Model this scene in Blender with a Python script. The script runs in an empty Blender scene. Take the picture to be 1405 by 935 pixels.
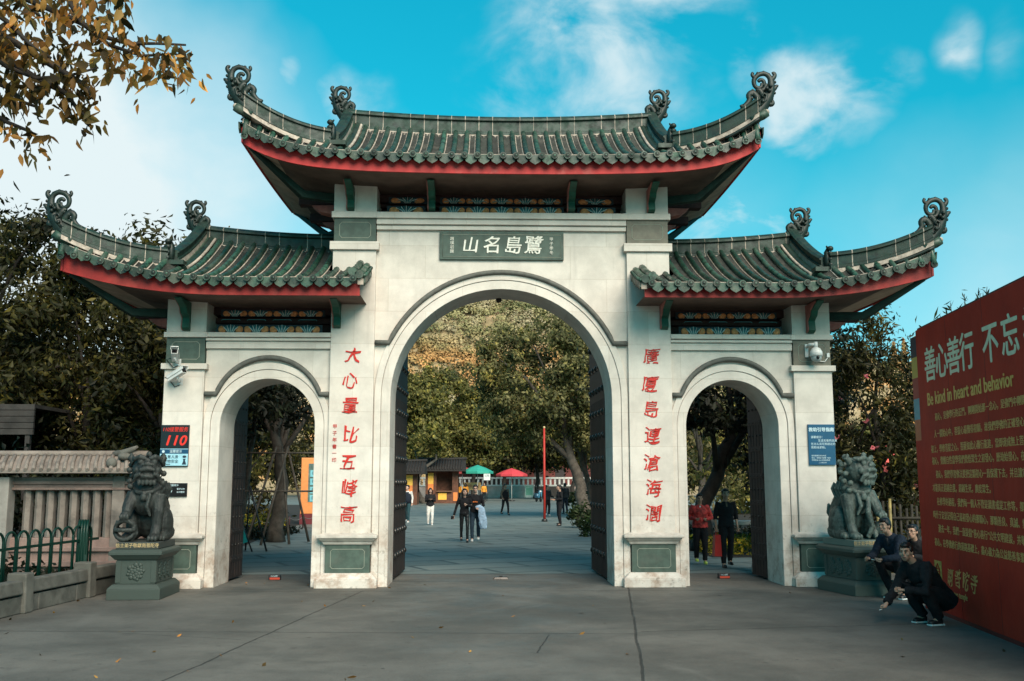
import bpy, bmesh, math, random
import numpy as np
from mathutils import Vector, Matrix, noise
R = math.radians
scene = bpy.context.scene
COL = scene.collection

# ------------------------------------------------------------------ camera
CAM = Vector((-0.34, -17.85, 1.87)); YAW = R(1.7); PITCH = R(8.1); FPX = 1350.0
cd = bpy.data.cameras.new('camera'); cam = bpy.data.objects.new('camera', cd); COL.objects.link(cam)
cam.location = CAM; cam.rotation_euler = (R(90) + PITCH, 0, -YAW)
cd.sensor_width = 36; cd.lens = FPX / 1405 * 36; cd.clip_end = 3000; cd.clip_start = 0.1
scene.camera = cam
FW = Vector((math.sin(YAW) * math.cos(PITCH), math.cos(YAW) * math.cos(PITCH), math.sin(PITCH)))
RT = Vector((math.cos(YAW), -math.sin(YAW), 0)); UP = RT.cross(FW)
def ray(px, py): return FW + RT * ((px - 702.5) / FPX) - UP * ((py - 467.5) / FPX)
def at(px, py, Y):                       # the point of the plane y=Y seen at photo pixel (px,py)
    d = ray(px, py); return CAM + d * ((Y - CAM.y) / d.y)
def ground(px, py, z=0.0):
    d = ray(px, py); return CAM + d * ((z - CAM.z) / d.z)

# ------------------------------------------------------------------ light
SUN_EL, SUN_AZ = R(38), R(20)             # sun behind the camera, a little to its right
scene.view_settings.view_transform = 'Standard'; scene.view_settings.look = 'None'
scene.view_settings.exposure = 0.40; scene.view_settings.gamma = 1.0
scene.view_settings.use_curve_mapping = False
world = bpy.data.worlds.new('World'); scene.world = world; world.use_nodes = True
def build_world():
    nt = world.node_tree; N = nt.nodes; L = nt.links
    for n in list(N): N.remove(n)
    out = N.new('ShaderNodeOutputWorld'); bg = N.new('ShaderNodeBackground'); bg.inputs[1].default_value = 0.10
    L.new(bg.outputs[0], out.inputs[0])
    sky = N.new('ShaderNodeTexSky'); sky.sky_type = 'NISHITA'; sky.sun_disc = False
    sky.sun_elevation = SUN_EL; sky.sun_rotation = R(180) - SUN_AZ
    sky.air_density = 1.0; sky.dust_density = 0.6; sky.ozone_density = 1.0
    tint = N.new('ShaderNodeMix'); tint.data_type = 'RGBA'; tint.blend_type = 'MULTIPLY'; tint.inputs[0].default_value = 1
    L.new(sky.outputs[0], tint.inputs[6])
    tc = N.new('ShaderNodeTexCoord')
    sp = N.new('ShaderNodeSeparateXYZ'); L.new(tc.outputs['Generated'], sp.inputs[0])
    er = N.new('ShaderNodeValToRGB'); L.new(sp.outputs[2], er.inputs[0])
    while len(er.color_ramp.elements) < len(SKY_TINT): er.color_ramp.elements.new(.5)
    for e, (p, c) in zip(er.color_ramp.elements, SKY_TINT): e.position = p; e.color = (*c, 1)
    L.new(er.outputs[0], tint.inputs[7])
    def math_(op, a, b=None, clamp=False):
        m = N.new('ShaderNodeMath'); m.operation = op; m.use_clamp = clamp
        for i, v in enumerate((a, b)):
            if v is None: continue
            if isinstance(v, (int, float)): m.inputs[i].default_value = v
            else: L.new(v, m.inputs[i])
        return m.outputs[0]
    def nz(scale, detail, rough, stretch=(1, 1, 1.0), dist=0.0):
        mp = N.new('ShaderNodeMapping'); mp.inputs['Scale'].default_value = stretch
        L.new(tc.outputs['Generated'], mp.inputs[0])
        t = N.new('ShaderNodeTexNoise'); t.inputs['Scale'].default_value = scale; t.inputs['Detail'].default_value = detail
        t.inputs['Roughness'].default_value = rough; t.inputs['Distortion'].default_value = dist
        L.new(mp.outputs[0], t.inputs['Vector']); return t.outputs[0]
    n1 = nz(9, 7, .56, (1, 1, 1.5), .3); n2 = nz(3.2, 5, .5, (1, 1, 1.8))
    wn = N.new('ShaderNodeTexNoise'); wn.inputs['Scale'].default_value = 6; wn.inputs['Detail'].default_value = 4; L.new(tc.outputs['Generated'], wn.inputs['Vector'])
    w1 = N.new('ShaderNodeVectorMath'); w1.operation = 'SUBTRACT'; L.new(wn.outputs[1], w1.inputs[0]); w1.inputs[1].default_value = (.5, .5, .5)
    w2 = N.new('ShaderNodeVectorMath'); w2.operation = 'SCALE'; L.new(w1.outputs[0], w2.inputs[0]); w2.inputs['Scale'].default_value = .13
    warp = N.new('ShaderNodeVectorMath'); warp.operation = 'ADD'; L.new(tc.outputs['Generated'], warp.inputs[0]); L.new(w2.outputs[0], warp.inputs[1])
    def blob(px, py, rad, edge, gain):
        d = ray(px, py).normalized()
        v = N.new('ShaderNodeVectorMath'); v.operation = 'DISTANCE'; v.inputs[1].default_value = d
        L.new(warp.outputs[0], v.inputs[0])
        a = math_('SUBTRACT', 1.0, math_('DIVIDE', v.outputs[1], rad / FPX), True)   # 1 at the middle, 0 at the rim
        a = math_('MULTIPLY', a, edge)
        return math_('MULTIPLY', math_('MINIMUM', a, 1.0), gain)
    total = None
    for b in SKY_BLOBS:
        o = blob(*b)
        total = o if total is None else math_('MAXIMUM', total, o)
    # cloud = how far the blob rises above a threshold set by the noise
    c1 = math_('ADD', math_('MULTIPLY', n1, 2.3), math_('MULTIPLY', n2, .7))
    c1 = math_('SUBTRACT', c1, 1.0)
    mask = math_('MULTIPLY', total, c1)
    rmp = N.new('ShaderNodeMapRange'); rmp.interpolation_type = 'SMOOTHSTEP'
    rmp.inputs[1].default_value = .06; rmp.inputs[2].default_value = .72; rmp.inputs[3].default_value = 0; rmp.inputs[4].default_value = 1
    L.new(mask, rmp.inputs[0])
    # thin veil low on the left: the whitish part of the sky
    veil = None
    for b in SKY_VEILS:
        o = blob(*b); veil = o if veil is None else math_('ADD', veil, o)
    veil = math_('MULTIPLY', veil, math_('ADD', math_('ADD', math_('MULTIPLY', n2, .7), math_('MULTIPLY', n1, .75)), .27), True)
    fac = math_('MAXIMUM', math_('MULTIPLY', rmp.outputs[0], .82), veil, True)
    mix = N.new('ShaderNodeMix'); mix.data_type = 'RGBA'
    L.new(fac, mix.inputs[0]); L.new(tint.outputs[2], mix.inputs[6]); mix.inputs[7].default_value = (6.0, 6.9, 7.1, 1)
    L.new(mix.outputs[2], bg.inputs[0])
SKY_TINT = [(0, (.45, .85, .93)), (.12, (.17, 1.08, 1.10)), (.26, (.06, 1.27, 1.14)), (.5, (.045, 1.62, 1.42)), (1, (.35, 1.1, 1.1))]   # by height: the photograph's teal sky
SKY_BLOBS = [  # px, py, radius px, edge hardness, gain
    (1135, 135, 105, 1.6, 1.0), (1185, 130, 60, 1.4, .8), (1290, 72, 48, 1.3, .7), (1370, 75, 55, 1.1, .42), (1030, 72, 45, 1.3, .75),
    (790, 70, 200, 1.3, .9), (700, 130, 120, 1.2, .8), (930, 5, 140, 1.4, .85), (860, 110, 90, 1.2, .6), (425, 100, 50, 1.2, .6), (510, 140, 60, 1.3, .7),
    (1000, 320, 110, 1.6, 1.0), (1040, 250, 80, 1.3, .7), (270, 255, 45, 1.4, .6)]
SKY_VEILS = [(20, 260, 400, 1.25, .85), (270, 330, 330, 1.1, .55), (-250, 180, 420, 1.2, .45), (1390, 450, 300, 1.0, .5), (1000, 300, 180, 1.0, .2)]
build_world()
sd = bpy.data.lights.new('sun', 'SUN'); sd.energy = 4.8; sd.angle = R(42); sd.color = (1.0, .82, .68)
sun = bpy.data.objects.new('sun', sd); COL.objects.link(sun)
sdir = Vector((math.sin(SUN_AZ) * math.cos(SUN_EL), -math.cos(SUN_AZ) * math.cos(SUN_EL), math.sin(SUN_EL)))
sun.rotation_euler = sdir.to_track_quat('Z', 'Y').to_euler(); sun.location = sdir * 40

# ------------------------------------------------------------------ materials
class NB:
    def __init__(s, name):
        s.m = bpy.data.materials.new(name); s.m.use_nodes = True; s.nt = s.m.node_tree
        s.N = s.nt.nodes; s.L = s.nt.links
        s.b = s.N['Principled BSDF']; s.o = s.N['Material Output']
        s._oc = None
    def new(s, t, **kw):
        n = s.N.new(t)
        for k, v in kw.items(): setattr(n, k, v)
        return n
    def put(s, sock, v):
        if hasattr(v, 'is_output'): s.L.new(v, sock)
        else: sock.default_value = v
    def oc(s):
        if s._oc is None: s._oc = s.new('ShaderNodeTexCoord').outputs['Object']
        return s._oc
    def math(s, op, a, b=0.0, clamp=False):
        n = s.new('ShaderNodeMath', operation=op, use_clamp=clamp); s.put(n.inputs[0], a); s.put(n.inputs[1], b); return n.outputs[0]
    def noise(s, scale, detail=4, rough=.55, vec=None, stretch=None, dist=0):
        n = s.new('ShaderNodeTexNoise'); n.inputs['Scale'].default_value = scale; n.inputs['Detail'].default_value = detail
        n.inputs['Roughness'].default_value = rough; n.inputs['Distortion'].default_value = dist
        v = vec or s.oc()
        if stretch:
            mp = s.new('ShaderNodeMapping'); mp.inputs['Scale'].default_value = stretch; s.L.new(v, mp.inputs[0]); v = mp.outputs[0]
        s.L.new(v, n.inputs['Vector']); return n.outputs[0]
    def ramp(s, fac, stops, interp='LINEAR'):
        n = s.new('ShaderNodeValToRGB'); cr = n.color_ramp; cr.interpolation = interp
        while len(cr.elements) < len(stops): cr.elements.new(.5)
        for e, (p, c) in zip(cr.elements, stops): e.position = p; e.color = (*c, 1) if len(c) == 3 else c
        s.L.new(fac, n.inputs[0]); return n.outputs[0]
    def range(s, v, a, b, c=0., d=1., smooth=True):
        n = s.new('ShaderNodeMapRange'); n.interpolation_type = 'SMOOTHSTEP' if smooth else 'LINEAR'
        s.L.new(v, n.inputs[0])
        for i, x in zip((1, 2, 3, 4), (a, b, c, d)): n.inputs[i].default_value = x
        return n.outputs[0]
    def mix(s, fac, a, b, mode='MIX'):
        n = s.new('ShaderNodeMix', data_type='RGBA', blend_type=mode)
        s.put(n.inputs[0], fac)
        s.put(n.inputs[6], (*a, 1) if isinstance(a, tuple) and len(a) == 3 else a)
        s.put(n.inputs[7], (*b, 1) if isinstance(b, tuple) and len(b) == 3 else b); return n.outputs[2]
    def sep(s, v=None):
        n = s.new('ShaderNodeSeparateXYZ'); s.L.new(v or s.oc(), n.inputs[0]); return n.outputs
    def bump(s, h, strength=.3, dist=.01, prev=None):
        n = s.new('ShaderNodeBump'); n.inputs['Strength'].default_value = strength; n.inputs['Distance'].default_value = dist
        s.L.new(h, n.inputs['Height'])
        if prev is not None: s.L.new(prev, n.inputs['Normal'])
        return n.outputs[0]
    def done(s, col, rough=.7, nrm=None, metal=0.0, spec=.5):
        s.put(s.b.inputs['Base Color'], (*col, 1) if isinstance(col, tuple) and len(col) == 3 else col)
        s.put(s.b.inputs['Roughness'], rough); s.put(s.b.inputs['Metallic'], metal); s.b.inputs['Specular IOR Level'].default_value = spec
        if nrm is not None: s.L.new(nrm, s.b.inputs['Normal'])
        return s.m
def sc(c, k): return tuple(min(1, x * k) for x in c)
def M(name, col, rough=.65, var=.2, scale=6, bump=.15, bscale=60, bdist=.004, metal=0., spec=.4, grime=None, gs=1.2, gfac=.6):
    b = NB(name)
    c = b.mix(b.range(b.noise(scale, 5, .6), .3, .7), sc(col, 1 - var), sc(col, 1 + var))
    if grime: c = b.mix(b.math('MULTIPLY', b.range(b.noise(gs, 6, .65), .5, .72), gfac), c, grime)
    n = b.bump(b.noise(bscale, 4, .6), bump, bdist) if bump else None
    return b.done(c, rough, n, metal, spec)
def flat(name, col, rough=.6, metal=0., spec=.4): return M(name, col, rough, .08, 8, 0, metal=metal, spec=spec)

# ------------------------------------------------------------------ mesh builder
class MB:
    def __init__(s): s.v = []; s.f = []; s.mi = []; s.sm = []; s.cur = 0; s.smooth = False
    def mat(s, i, smooth=None):
        s.cur = i
        if smooth is not None: s.smooth = smooth
        return s
    def add(s, verts, faces, T=None, smooth=None):
        o = len(s.v); sm = s.smooth if smooth is None else smooth
        if T is not None: verts = [tuple(T @ Vector(p)) for p in verts]
        s.v.extend(tuple(p) for p in verts)
        for f in faces: s.f.append(tuple(i + o for i in f)); s.mi.append(s.cur); s.sm.append(sm)
        return s
    def box(s, x0, x1, y0, y1, z0, z1, T=None):
        v = [(x0, y0, z0), (x1, y0, z0), (x1, y1, z0), (x0, y1, z0), (x0, y0, z1), (x1, y0, z1), (x1, y1, z1), (x0, y1, z1)]
        return s.add(v, [(0, 3, 2, 1), (4, 5, 6, 7), (0, 1, 5, 4), (1, 2, 6, 5), (2, 3, 7, 6), (3, 0, 4, 7)], T, False)
    def frustum(s, b, t, T=None):     # b,t = (x0,x1,y0,y1,z)
        v = [(b[0], b[2], b[4]), (b[1], b[2], b[4]), (b[1], b[3], b[4]), (b[0], b[3], b[4]), (t[0], t[2], t[4]), (t[1], t[2], t[4]), (t[1], t[3], t[4]), (t[0], t[3], t[4])]
        return s.add(v, [(0, 3, 2, 1), (4, 5, 6, 7), (0, 1, 5, 4), (1, 2, 6, 5), (2, 3, 7, 6), (3, 0, 4, 7)], T, False)
    def prism(s, poly, a, b, axis='y', T=None):  # 2D outline extruded along an axis; poly in the other two axes' order
        def p3(p, t): return (p[0], t, p[1]) if axis == 'y' else ((t, p[0], p[1]) if axis == 'x' else (p[0], p[1], t))
        n = len(poly); v = [p3(p, a) for p in poly] + [p3(p, b) for p in poly]
        f = [tuple(range(n)), tuple(range(2 * n - 1, n - 1, -1))] + [(i, i + n, (i + 1) % n + n, (i + 1) % n) for i in range(n)]
        return s.add(v, f, T, False)
    def tube(s, pts, rad, n=8, cap=True, T=None, sx=1., sy=1., upv=None, smooth=True, phase=0.):
        pts = [Vector(p) for p in pts]; k = len(pts)
        if not hasattr(rad, '__len__'): rad = [rad] * k
        v = []; prev = None
        for i, p in enumerate(pts):
            t = (pts[min(i + 1, k - 1)] - pts[max(i - 1, 0)])
            if t.length < 1e-9: t = Vector((0, 0, 1))
            t.normalize()
            if upv is not None: u = Vector(upv)
            elif prev is None: u = Vector((0, 0, 1)) if abs(t.z) < .9 else Vector((1, 0, 0))
            else: u = prev
            u = (u - t * u.dot(t))
            if u.length < 1e-6: u = t.orthogonal()
            u.normalize(); prev = u; w = t.cross(u)
            for j in range(n):
                a = 2 * math.pi * j / n + phase
                q = p + (u * (math.cos(a) * sy) + w * (math.sin(a) * sx)) * rad[i]; v.append(tuple(q))
        f = [(i * n + j, i * n + (j + 1) % n, (i + 1) * n + (j + 1) % n, (i + 1) * n + j) for i in range(k - 1) for j in range(n)]
        s.add(v, f, T, smooth)
        if cap:
            o = len(s.v) - n * k
            for c in (tuple(range(n - 1, -1, -1)), tuple((k - 1) * n + j for j in range(n))): s.f.append(tuple(i + o for i in c)); s.mi.append(s.cur); s.sm.append(False)
        return s
    def sweep(s, prof, pts, sides, ups, cap=True, T=None, smooth=False):   # prof: (side,up) outline, swept along pts
        n = len(prof); k = len(pts); v = []
        for p, a, u in zip(pts, sides, ups):
            for q in prof: v.append(tuple(Vector(p) + Vector(a) * q[0] + Vector(u) * q[1]))
        f = [(i * n + j, i * n + (j + 1) % n, (i + 1) * n + (j + 1) % n, (i + 1) * n + j) for i in range(k - 1) for j in range(n)]
        if cap: f += [tuple(range(n - 1, -1, -1)), tuple((k - 1) * n + j for j in range(n))]
        return s.add(v, f, T, smooth)
    def lathe(s, prof, n=16, T=None, smooth=True):   # (r,z)
        v = [(r * math.cos(2 * math.pi * j / n), r * math.sin(2 * math.pi * j / n), z) for r, z in prof for j in range(n)]
        k = len(prof); f = [(i * n + j, i * n + (j + 1) % n, (i + 1) * n + (j + 1) % n, (i + 1) * n + j) for i in range(k - 1) for j in range(n)]
        f += [tuple(range(n - 1, -1, -1)), tuple((k - 1) * n + j for j in range(n))]
        return s.add(v, f, T, smooth)
    def ball(s, c, r, n=10, m=6, T=None, smooth=True, rot=None):
        if not hasattr(r, '__len__'): r = (r, r, r)
        v = []; Q = rot if rot is not None else Matrix.Identity(3)
        for i in range(m + 1):
            a = math.pi * i / m
            for j in range(n):
                b = 2 * math.pi * j / n
                q = Q @ Vector((r[0] * math.sin(a) * math.cos(b), r[1] * math.sin(a) * math.sin(b), r[2] * math.cos(a)))
                v.append((c[0] + q.x, c[1] + q.y, c[2] + q.z))
        f = [(i * n + j, (i + 1) * n + j, (i + 1) * n + (j + 1) % n, i * n + (j + 1) % n) for i in range(m) for j in range(n)]
        return s.add(v, f, T, smooth)
    def text(s, body, size, T, extrude=.004, offset=0., shear=0., align='CENTER', sx=1., wob=0., bold=0.):
        c = bpy.data.curves.new('t', 'FONT'); c.body = body; c.size = size; c.extrude = extrude; c.offset = offset; c.shear = shear
        c.align_x = align; c.align_y = 'CENTER'; c.resolution_u = 3
        o = bpy.data.objects.new('t', c); m = o.to_mesh()
        v = [(p.co.x * sx, p.co.y, p.co.z) for p in m.vertices]
        if wob: v = [(x + wob * noise.noise((x * 3 / size, y * 3 / size, .3)), y + wob * noise.noise((x * 3 / size, y * 3 / size, 7.3)), z) for x, y, z in v]
        s.add(v, [tuple(p.vertices) for p in m.polygons], T, False)
        if bold:
            for i, (a, b_) in enumerate(((1, .4), (-.8, .7), (.2, -1), (.7, -.8))):
                Z = extrude * .12 * (i + 1)
                s.add([(x + a * bold, y + b_ * bold, z - Z if z > 0 else z + Z) for x, y, z in v], [tuple(p.vertices) for p in m.polygons], T, False)
        o.to_mesh_clear(); bpy.data.objects.remove(o); bpy.data.curves.remove(c); return s
    def mesh(s, name):
        me = bpy.data.meshes.new(name); me.from_pydata(s.v, [], s.f)
        me.polygons.foreach_set('material_index', s.mi); me.polygons.foreach_set('use_smooth', s.sm); me.update(); return me
    def build(s, name, mats, parent=None, bevel=0., loc=None, rot=None, fix=True):
        me = s.mesh(name)
        if fix:
            bm = bmesh.new(); bm.from_mesh(me); bmesh.ops.recalc_face_normals(bm, faces=bm.faces); bm.to_mesh(me); bm.free()
        for m in (mats if isinstance(mats, (list, tuple)) else [mats]): me.materials.append(m)
        o = bpy.data.objects.new(name, me); COL.objects.link(o)
        if parent is not None: o.parent = parent
        if loc is not None: o.location = loc
        if rot is not None: o.rotation_euler = rot
        if bevel:
            md = o.modifiers.new('edge', 'BEVEL'); md.width = bevel; md.segments = 2; md.limit_method = 'ANGLE'; md.angle_limit = R(40); md.harden_normals = False
        return o
    def fused(s, voxel, smooth=2, rough=0., rs=12):   # join everything into one continuous skin
        me = s.mesh('f'); o = bpy.data.objects.new('f', me); COL.objects.link(o)
        m = o.modifiers.new('r', 'REMESH'); m.mode = 'VOXEL'; m.voxel_size = voxel
        if smooth: k = o.modifiers.new('s', 'SMOOTH'); k.factor = .5; k.iterations = smooth
        dg = bpy.context.evaluated_depsgraph_get(); r = bpy.data.meshes.new_from_object(o.evaluated_get(dg))
        bpy.data.objects.remove(o); bpy.data.meshes.remove(me)
        out = MB(); out.smooth = True
        vs = [p.co.copy() for p in r.vertices]
        if rough:
            ns = [p.normal.copy() for p in r.vertices]
            vs = [p + n * rough * (noise.noise(p * rs) + .6 * noise.noise(p * rs * 2.3)) for p, n in zip(vs, ns)]
        out.add([tuple(p) for p in vs], [tuple(p.vertices) for p in r.polygons]); bpy.data.meshes.remove(r); return out

def tag(o, label, cat, group=None, kind=None):
    if label: o['label'] = label
    if cat: o['category'] = cat
    if group: o['group'] = group
    if kind: o['kind'] = kind
    return o
def thing(name, label, cat, loc=(0, 0, 0), rz=0., group=None):
    o = bpy.data.objects.new(name, None); o.empty_display_size = .2; COL.objects.link(o)
    o.location = loc; o.rotation_euler = (0, 0, rz); return tag(o, label, cat, group)
def dup(o, parent=None):
    c = o.copy(); COL.objects.link(c)
    if parent is not None: c.parent = parent
    for ch in [x for x in bpy.data.objects if x.parent == o]: dup(ch, c)
    return c
def FX(x, y, z, rz=0., s=1.): return Matrix.Translation((x, y, z)) @ Matrix.Rotation(rz, 4, 'Z') @ Matrix.Scale(s, 4)
def FRONT(x, y, z): return Matrix.Translation((x, y, z)) @ Matrix.Rotation(R(90), 4, 'X')   # text standing up, facing the camera
def arc(cx, cz, r, a0, a1, n): return [(cx + r * math.cos(a0 + (a1 - a0) * i / n), cz + r * math.sin(a0 + (a1 - a0) * i / n)) for i in range(n + 1)]
# ------------------------------------------------------------------ gate materials
def granite(name, col=(.64, .59, .53), grimy=1.0):
    b = NB(name); x, y, z = b.sep()
    c = b.mix(b.range(b.noise(2.2, 6, .65), .3, .7), sc(col, .86), sc(col, 1.08))
    c = b.mix(b.math('MULTIPLY', b.range(b.noise(160, 2, .5), .52, .75), .35), c, sc(col, .55))        # speckle
    c = b.mix(b.math('MULTIPLY', b.range(b.noise(1.1, 6, .7, stretch=(3.2, 3.2, .35)), .55, .8), .38), c, sc(col, .5))   # rain streaks
    low = b.math('MULTIPLY', b.range(z, 1.7, .1), b.range(b.noise(3.1, 7, .72), .42, .66)); low = b.math('MULTIPLY', low, .75 * grimy)
    c = b.mix(low, c, (.30, .19, .13))                                                                 # splashed mud near the ground
    low2 = b.math('MULTIPLY', b.range(z, 1.9, .7), b.range(b.noise(9, 6, .7), .56, .7)); c = b.mix(b.math('MULTIPLY', low2, .55 * grimy), c, (.12, .11, .09))
    br = b.new('ShaderNodeTexBrick'); cmb = b.new('ShaderNodeCombineXYZ')
    b.put(cmb.inputs[0], b.math('ADD', x, b.math('MULTIPLY', y, .77))); b.put(cmb.inputs[1], z); b.L.new(cmb.outputs[0], br.inputs[0])
    br.inputs['Scale'].default_value = 1; br.inputs['Brick Width'].default_value = 1.35; br.inputs['Row Height'].default_value = .62
    br.inputs['Mortar Size'].default_value = .0045; br.inputs['Mortar Smooth'].default_value = .4
    br.inputs['Color1'].default_value = (1, 1, 1, 1); br.inputs['Color2'].default_value = (.90, .885, .87, 1); br.inputs['Mortar'].default_value = (.78, .75, .71, 1)
    c = b.mix(1., c, br.outputs['Color'], 'MULTIPLY')
    n = b.bump(b.noise(90, 4, .6), .18, .004); n = b.bump(b.math('SUBTRACT', 1., br.outputs['Fac']), .35, .006, n)
    return b.done(c, .78, n, 0, .3)
STONE = granite('granite')
CAPSTONE = M('capstone', (.50, .46, .41), .8, .14, 5, .2, 70, grime=(.2, .17, .14), gs=3, gfac=.55)
GREENSTONE = M('green_stone', (.055, .085, .068), .6, .22, 7, .15, 60, grime=(.09, .09, .075), gs=2.5, gfac=.5)
GREYSTONE = M('panel_stone', (.15, .14, .11), .7, .16, 6, .15, 80, grime=(.09, .10, .08), gs=2.2, gfac=.5)
HOOD = M('hood_stone', (.10, .10, .088), .75, .22, 8, .2, 60)
LINE = flat('groove_paint', (.25, .27, .22), .8)
def glazed(name, col, light, dirt, rough=.38):
    b = NB(name); g = b.new('ShaderNodeNewGeometry').outputs['Random Per Island']
    c = b.ramp(g, [(0, sc(col, .6)), (.45, col), (.8, light), (1, sc(light, .8))])
    c = b.mix(b.range(b.noise(7, 6, .7), .45, .62), c, sc(col, .5))
    m = b.math('MULTIPLY', b.range(b.noise(2.4, 7, .7), .47, .66), .7); c = b.mix(m, c, dirt)
    m2 = b.range(b.noise(22, 5, .7), .6, .68); c = b.mix(b.math('MULTIPLY', m2, .55), c, sc(dirt, 1.9))
    n = b.bump(b.noise(45, 4, .6), .25, .006)
    return b.done(c, b.range(b.noise(5, 5, .6), .35, .7, rough, .75), n, 0, .5)
TILE = glazed('glazed_tile', (.009, .045, .028), (.034, .105, .068), (.065, .088, .064), .3)
PAN = glazed('pan_tile', (.007, .012, .009), (.020, .027, .020), (.06, .055, .042), .65)
DRIP = glazed('drip_tile', (.011, .038, .025), (.044, .10, .068), (.09, .105, .078))
RIDGE = glazed('ridge_tile', (.006, .024, .015), (.011, .038, .024), (.021, .034, .024), .45)
MORTAR = M('lime_mortar', (.38, .32, .265), .9, .3, 9, .25, 60, grime=(.14, .12, .095), gs=7, gfac=.75)
BEAM = M('dark_green_beam', (.006, .024, .017), .7, .3, 5, .1)
SCROLL = M('scroll_ceramic', (.007, .016, .012), .5, .45, 14, .3, 40, grime=(.03, .034, .028), gs=5, gfac=.6)
REDTRIM = M('red_fascia', (.40, .026, .025), .65, .3, 3, .08, 40, grime=(.46, .13, .11), gs=2.6, gfac=.5)
SOFFIT_SHADED = M('soffit_plaster_shaded', (.13, .085, .065), .85, .2, 3, .1, 40, grime=(.05, .04, .035), gs=2, gfac=.6)  # soffit middle: eave shade put into a darker plaster colour
SOFFIT_LIT = M('cream_plaster_lit', (.42, .29, .21), .85, .2, 3, .1, 40, grime=(.2, .15, .11), gs=2, gfac=.6)  # soffit ends: cream plaster, bounce light put into its lighter colour
TIMBER = M('dark_timber', (.035, .012, .011), .7, .4, 5, .1, 40)
BRACKET = M('green_bracket', (.008, .075, .048), .55, .25, 6, .1, 50)
REDDARK = M('dark_red_fascia', (.27, .014, .011), .6, .3, 3, .08, 40, grime=(.33, .05, .035), gs=2.6, gfac=.5)
PINK = M('faded_red', (.34, .12, .10), .7, .25, 5, .1)
ORANGE = M('frieze_orange', (.62, .24, .09), .7, .25, 20, .1)
TEAL = M('frieze_teal', (.05, .22, .24), .7, .2, 20, .1)
FWHITE = M('frieze_white', (.55, .58, .55), .7, .2, 20, .1)
INK = M('dark_blue_ink', (.02, .035, .045), .7, .2, 20, 0)
DOORWOOD = M('door_wood', (.014, .0075, .006), .6, .45, 4, .25, 30, grime=(.02, .012, .01), gs=2, gfac=.7)
IRON = M('iron_boss', (.05, .047, .045), .38, .3, 20, .1, 50, metal=.7)
CHARRED = M('red_characters', (.50, .016, .009), .55, .2, 30, 0)
WHITEINK = M('white_characters', (.75, .72, .64), .6, .12, 20, 0)

# ------------------------------------------------------------------ ground
def concrete():
    b = NB('worn_concrete'); x, y, z = b.sep()
    c = b.mix(b.range(b.noise(.45, 7, .65), .32, .68), (.066, .064, .056), (.136, .130, .114))
    c = b.mix(b.math('MULTIPLY', b.range(b.noise(2.6, 7, .7), .5, .7), .45), c, (.045, .047, .044))
    c = b.mix(b.math('MULTIPLY', b.range(b.noise(90, 4, .65), .48, .68), .6), c, (.20, .195, .175))
    c = b.mix(b.math('MULTIPLY', b.range(b.noise(55, 4, .65), .52, .68), .5), c, (.035, .037, .035))
    c = b.mix(b.math('MULTIPLY', b.range(b.noise(34, 4, .6), .63, .7), .7), c, (.02, .02, .02))
    c = b.mix(b.math('MULTIPLY', b.range(b.noise(.22, 6, .65, dist=.8), .48, .6), .55), c, (.052, .054, .048))
    c = b.mix(b.math('MULTIPLY', b.range(b.noise(.9, 6, .7, stretch=(1, .35, 1), dist=1.), .58, .7), .4), c, (.15, .145, .13))
    c = b.mix(b.math('MULTIPLY', b.range(b.noise(14, 3, .6), .70, .74), .6), c, (.24, .23, .2))
    wob = b.noise(.9, 6, .7)
    ck = b.math('MULTIPLY', b.range(b.noise(5.5, 2, .4), .735, .76), b.range(b.noise(.7, 3, .6), .42, .6))
    for (x0, y0), (x1, y1), w in CRACKS:
        dx, dy = x1 - x0, y1 - y0; l = math.hypot(dx, dy); nx, ny = -dy / l, dx / l
        d = b.math('ADD', b.math('MULTIPLY', x, nx), b.math('MULTIPLY', y, ny)); d = b.math('SUBTRACT', d, nx * x0 + ny * y0)
        d = b.math('ABSOLUTE', b.math('ADD', d, b.math('MULTIPLY', b.math('SUBTRACT', wob, .5), .32 * .34)))
        k = b.range(d, w, w * .4); t = b.math('ADD', b.math('MULTIPLY', x, dx / l), b.math('MULTIPLY', y, dy / l))
        t0 = (x0 * dx + y0 * dy) / l; k = b.math('MULTIPLY', k, b.math('GREATER_THAN', t, t0)); k = b.math('MULTIPLY', k, b.math('LESS_THAN', t, t0 + l))
        ck = k if ck is None else b.math('MAXIMUM', ck, k)
    c = b.mix(b.math('MULTIPLY', ck, .8), c, (.014, .014, .013))
    n = b.bump(b.noise(70, 5, .65), .35, .006); n = b.bump(b.math('SUBTRACT', 1., ck), .5, .01, n)
    return b.done(c, b.range(b.noise(1.2, 6, .6), .3, .7, .55, .85), n, 0, .35)
def gxy(px, py): g = ground(px, py); return (g.x, g.y)
CRACKS = [(gxy(862, 806), gxy(884, 940), .022), (gxy(498, 811), gxy(212, 940), .019), (gxy(0, 866), gxy(870, 870), .020), (gxy(880, 867), gxy(1250, 857), .020),
          (gxy(752, 871), gxy(736, 896), .012), (gxy(330, 878), gxy(150, 868), .010), ((-6, 1.05), (6, 1.05), .02), ((-14, -.55), (14, -.62), .022)]
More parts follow.
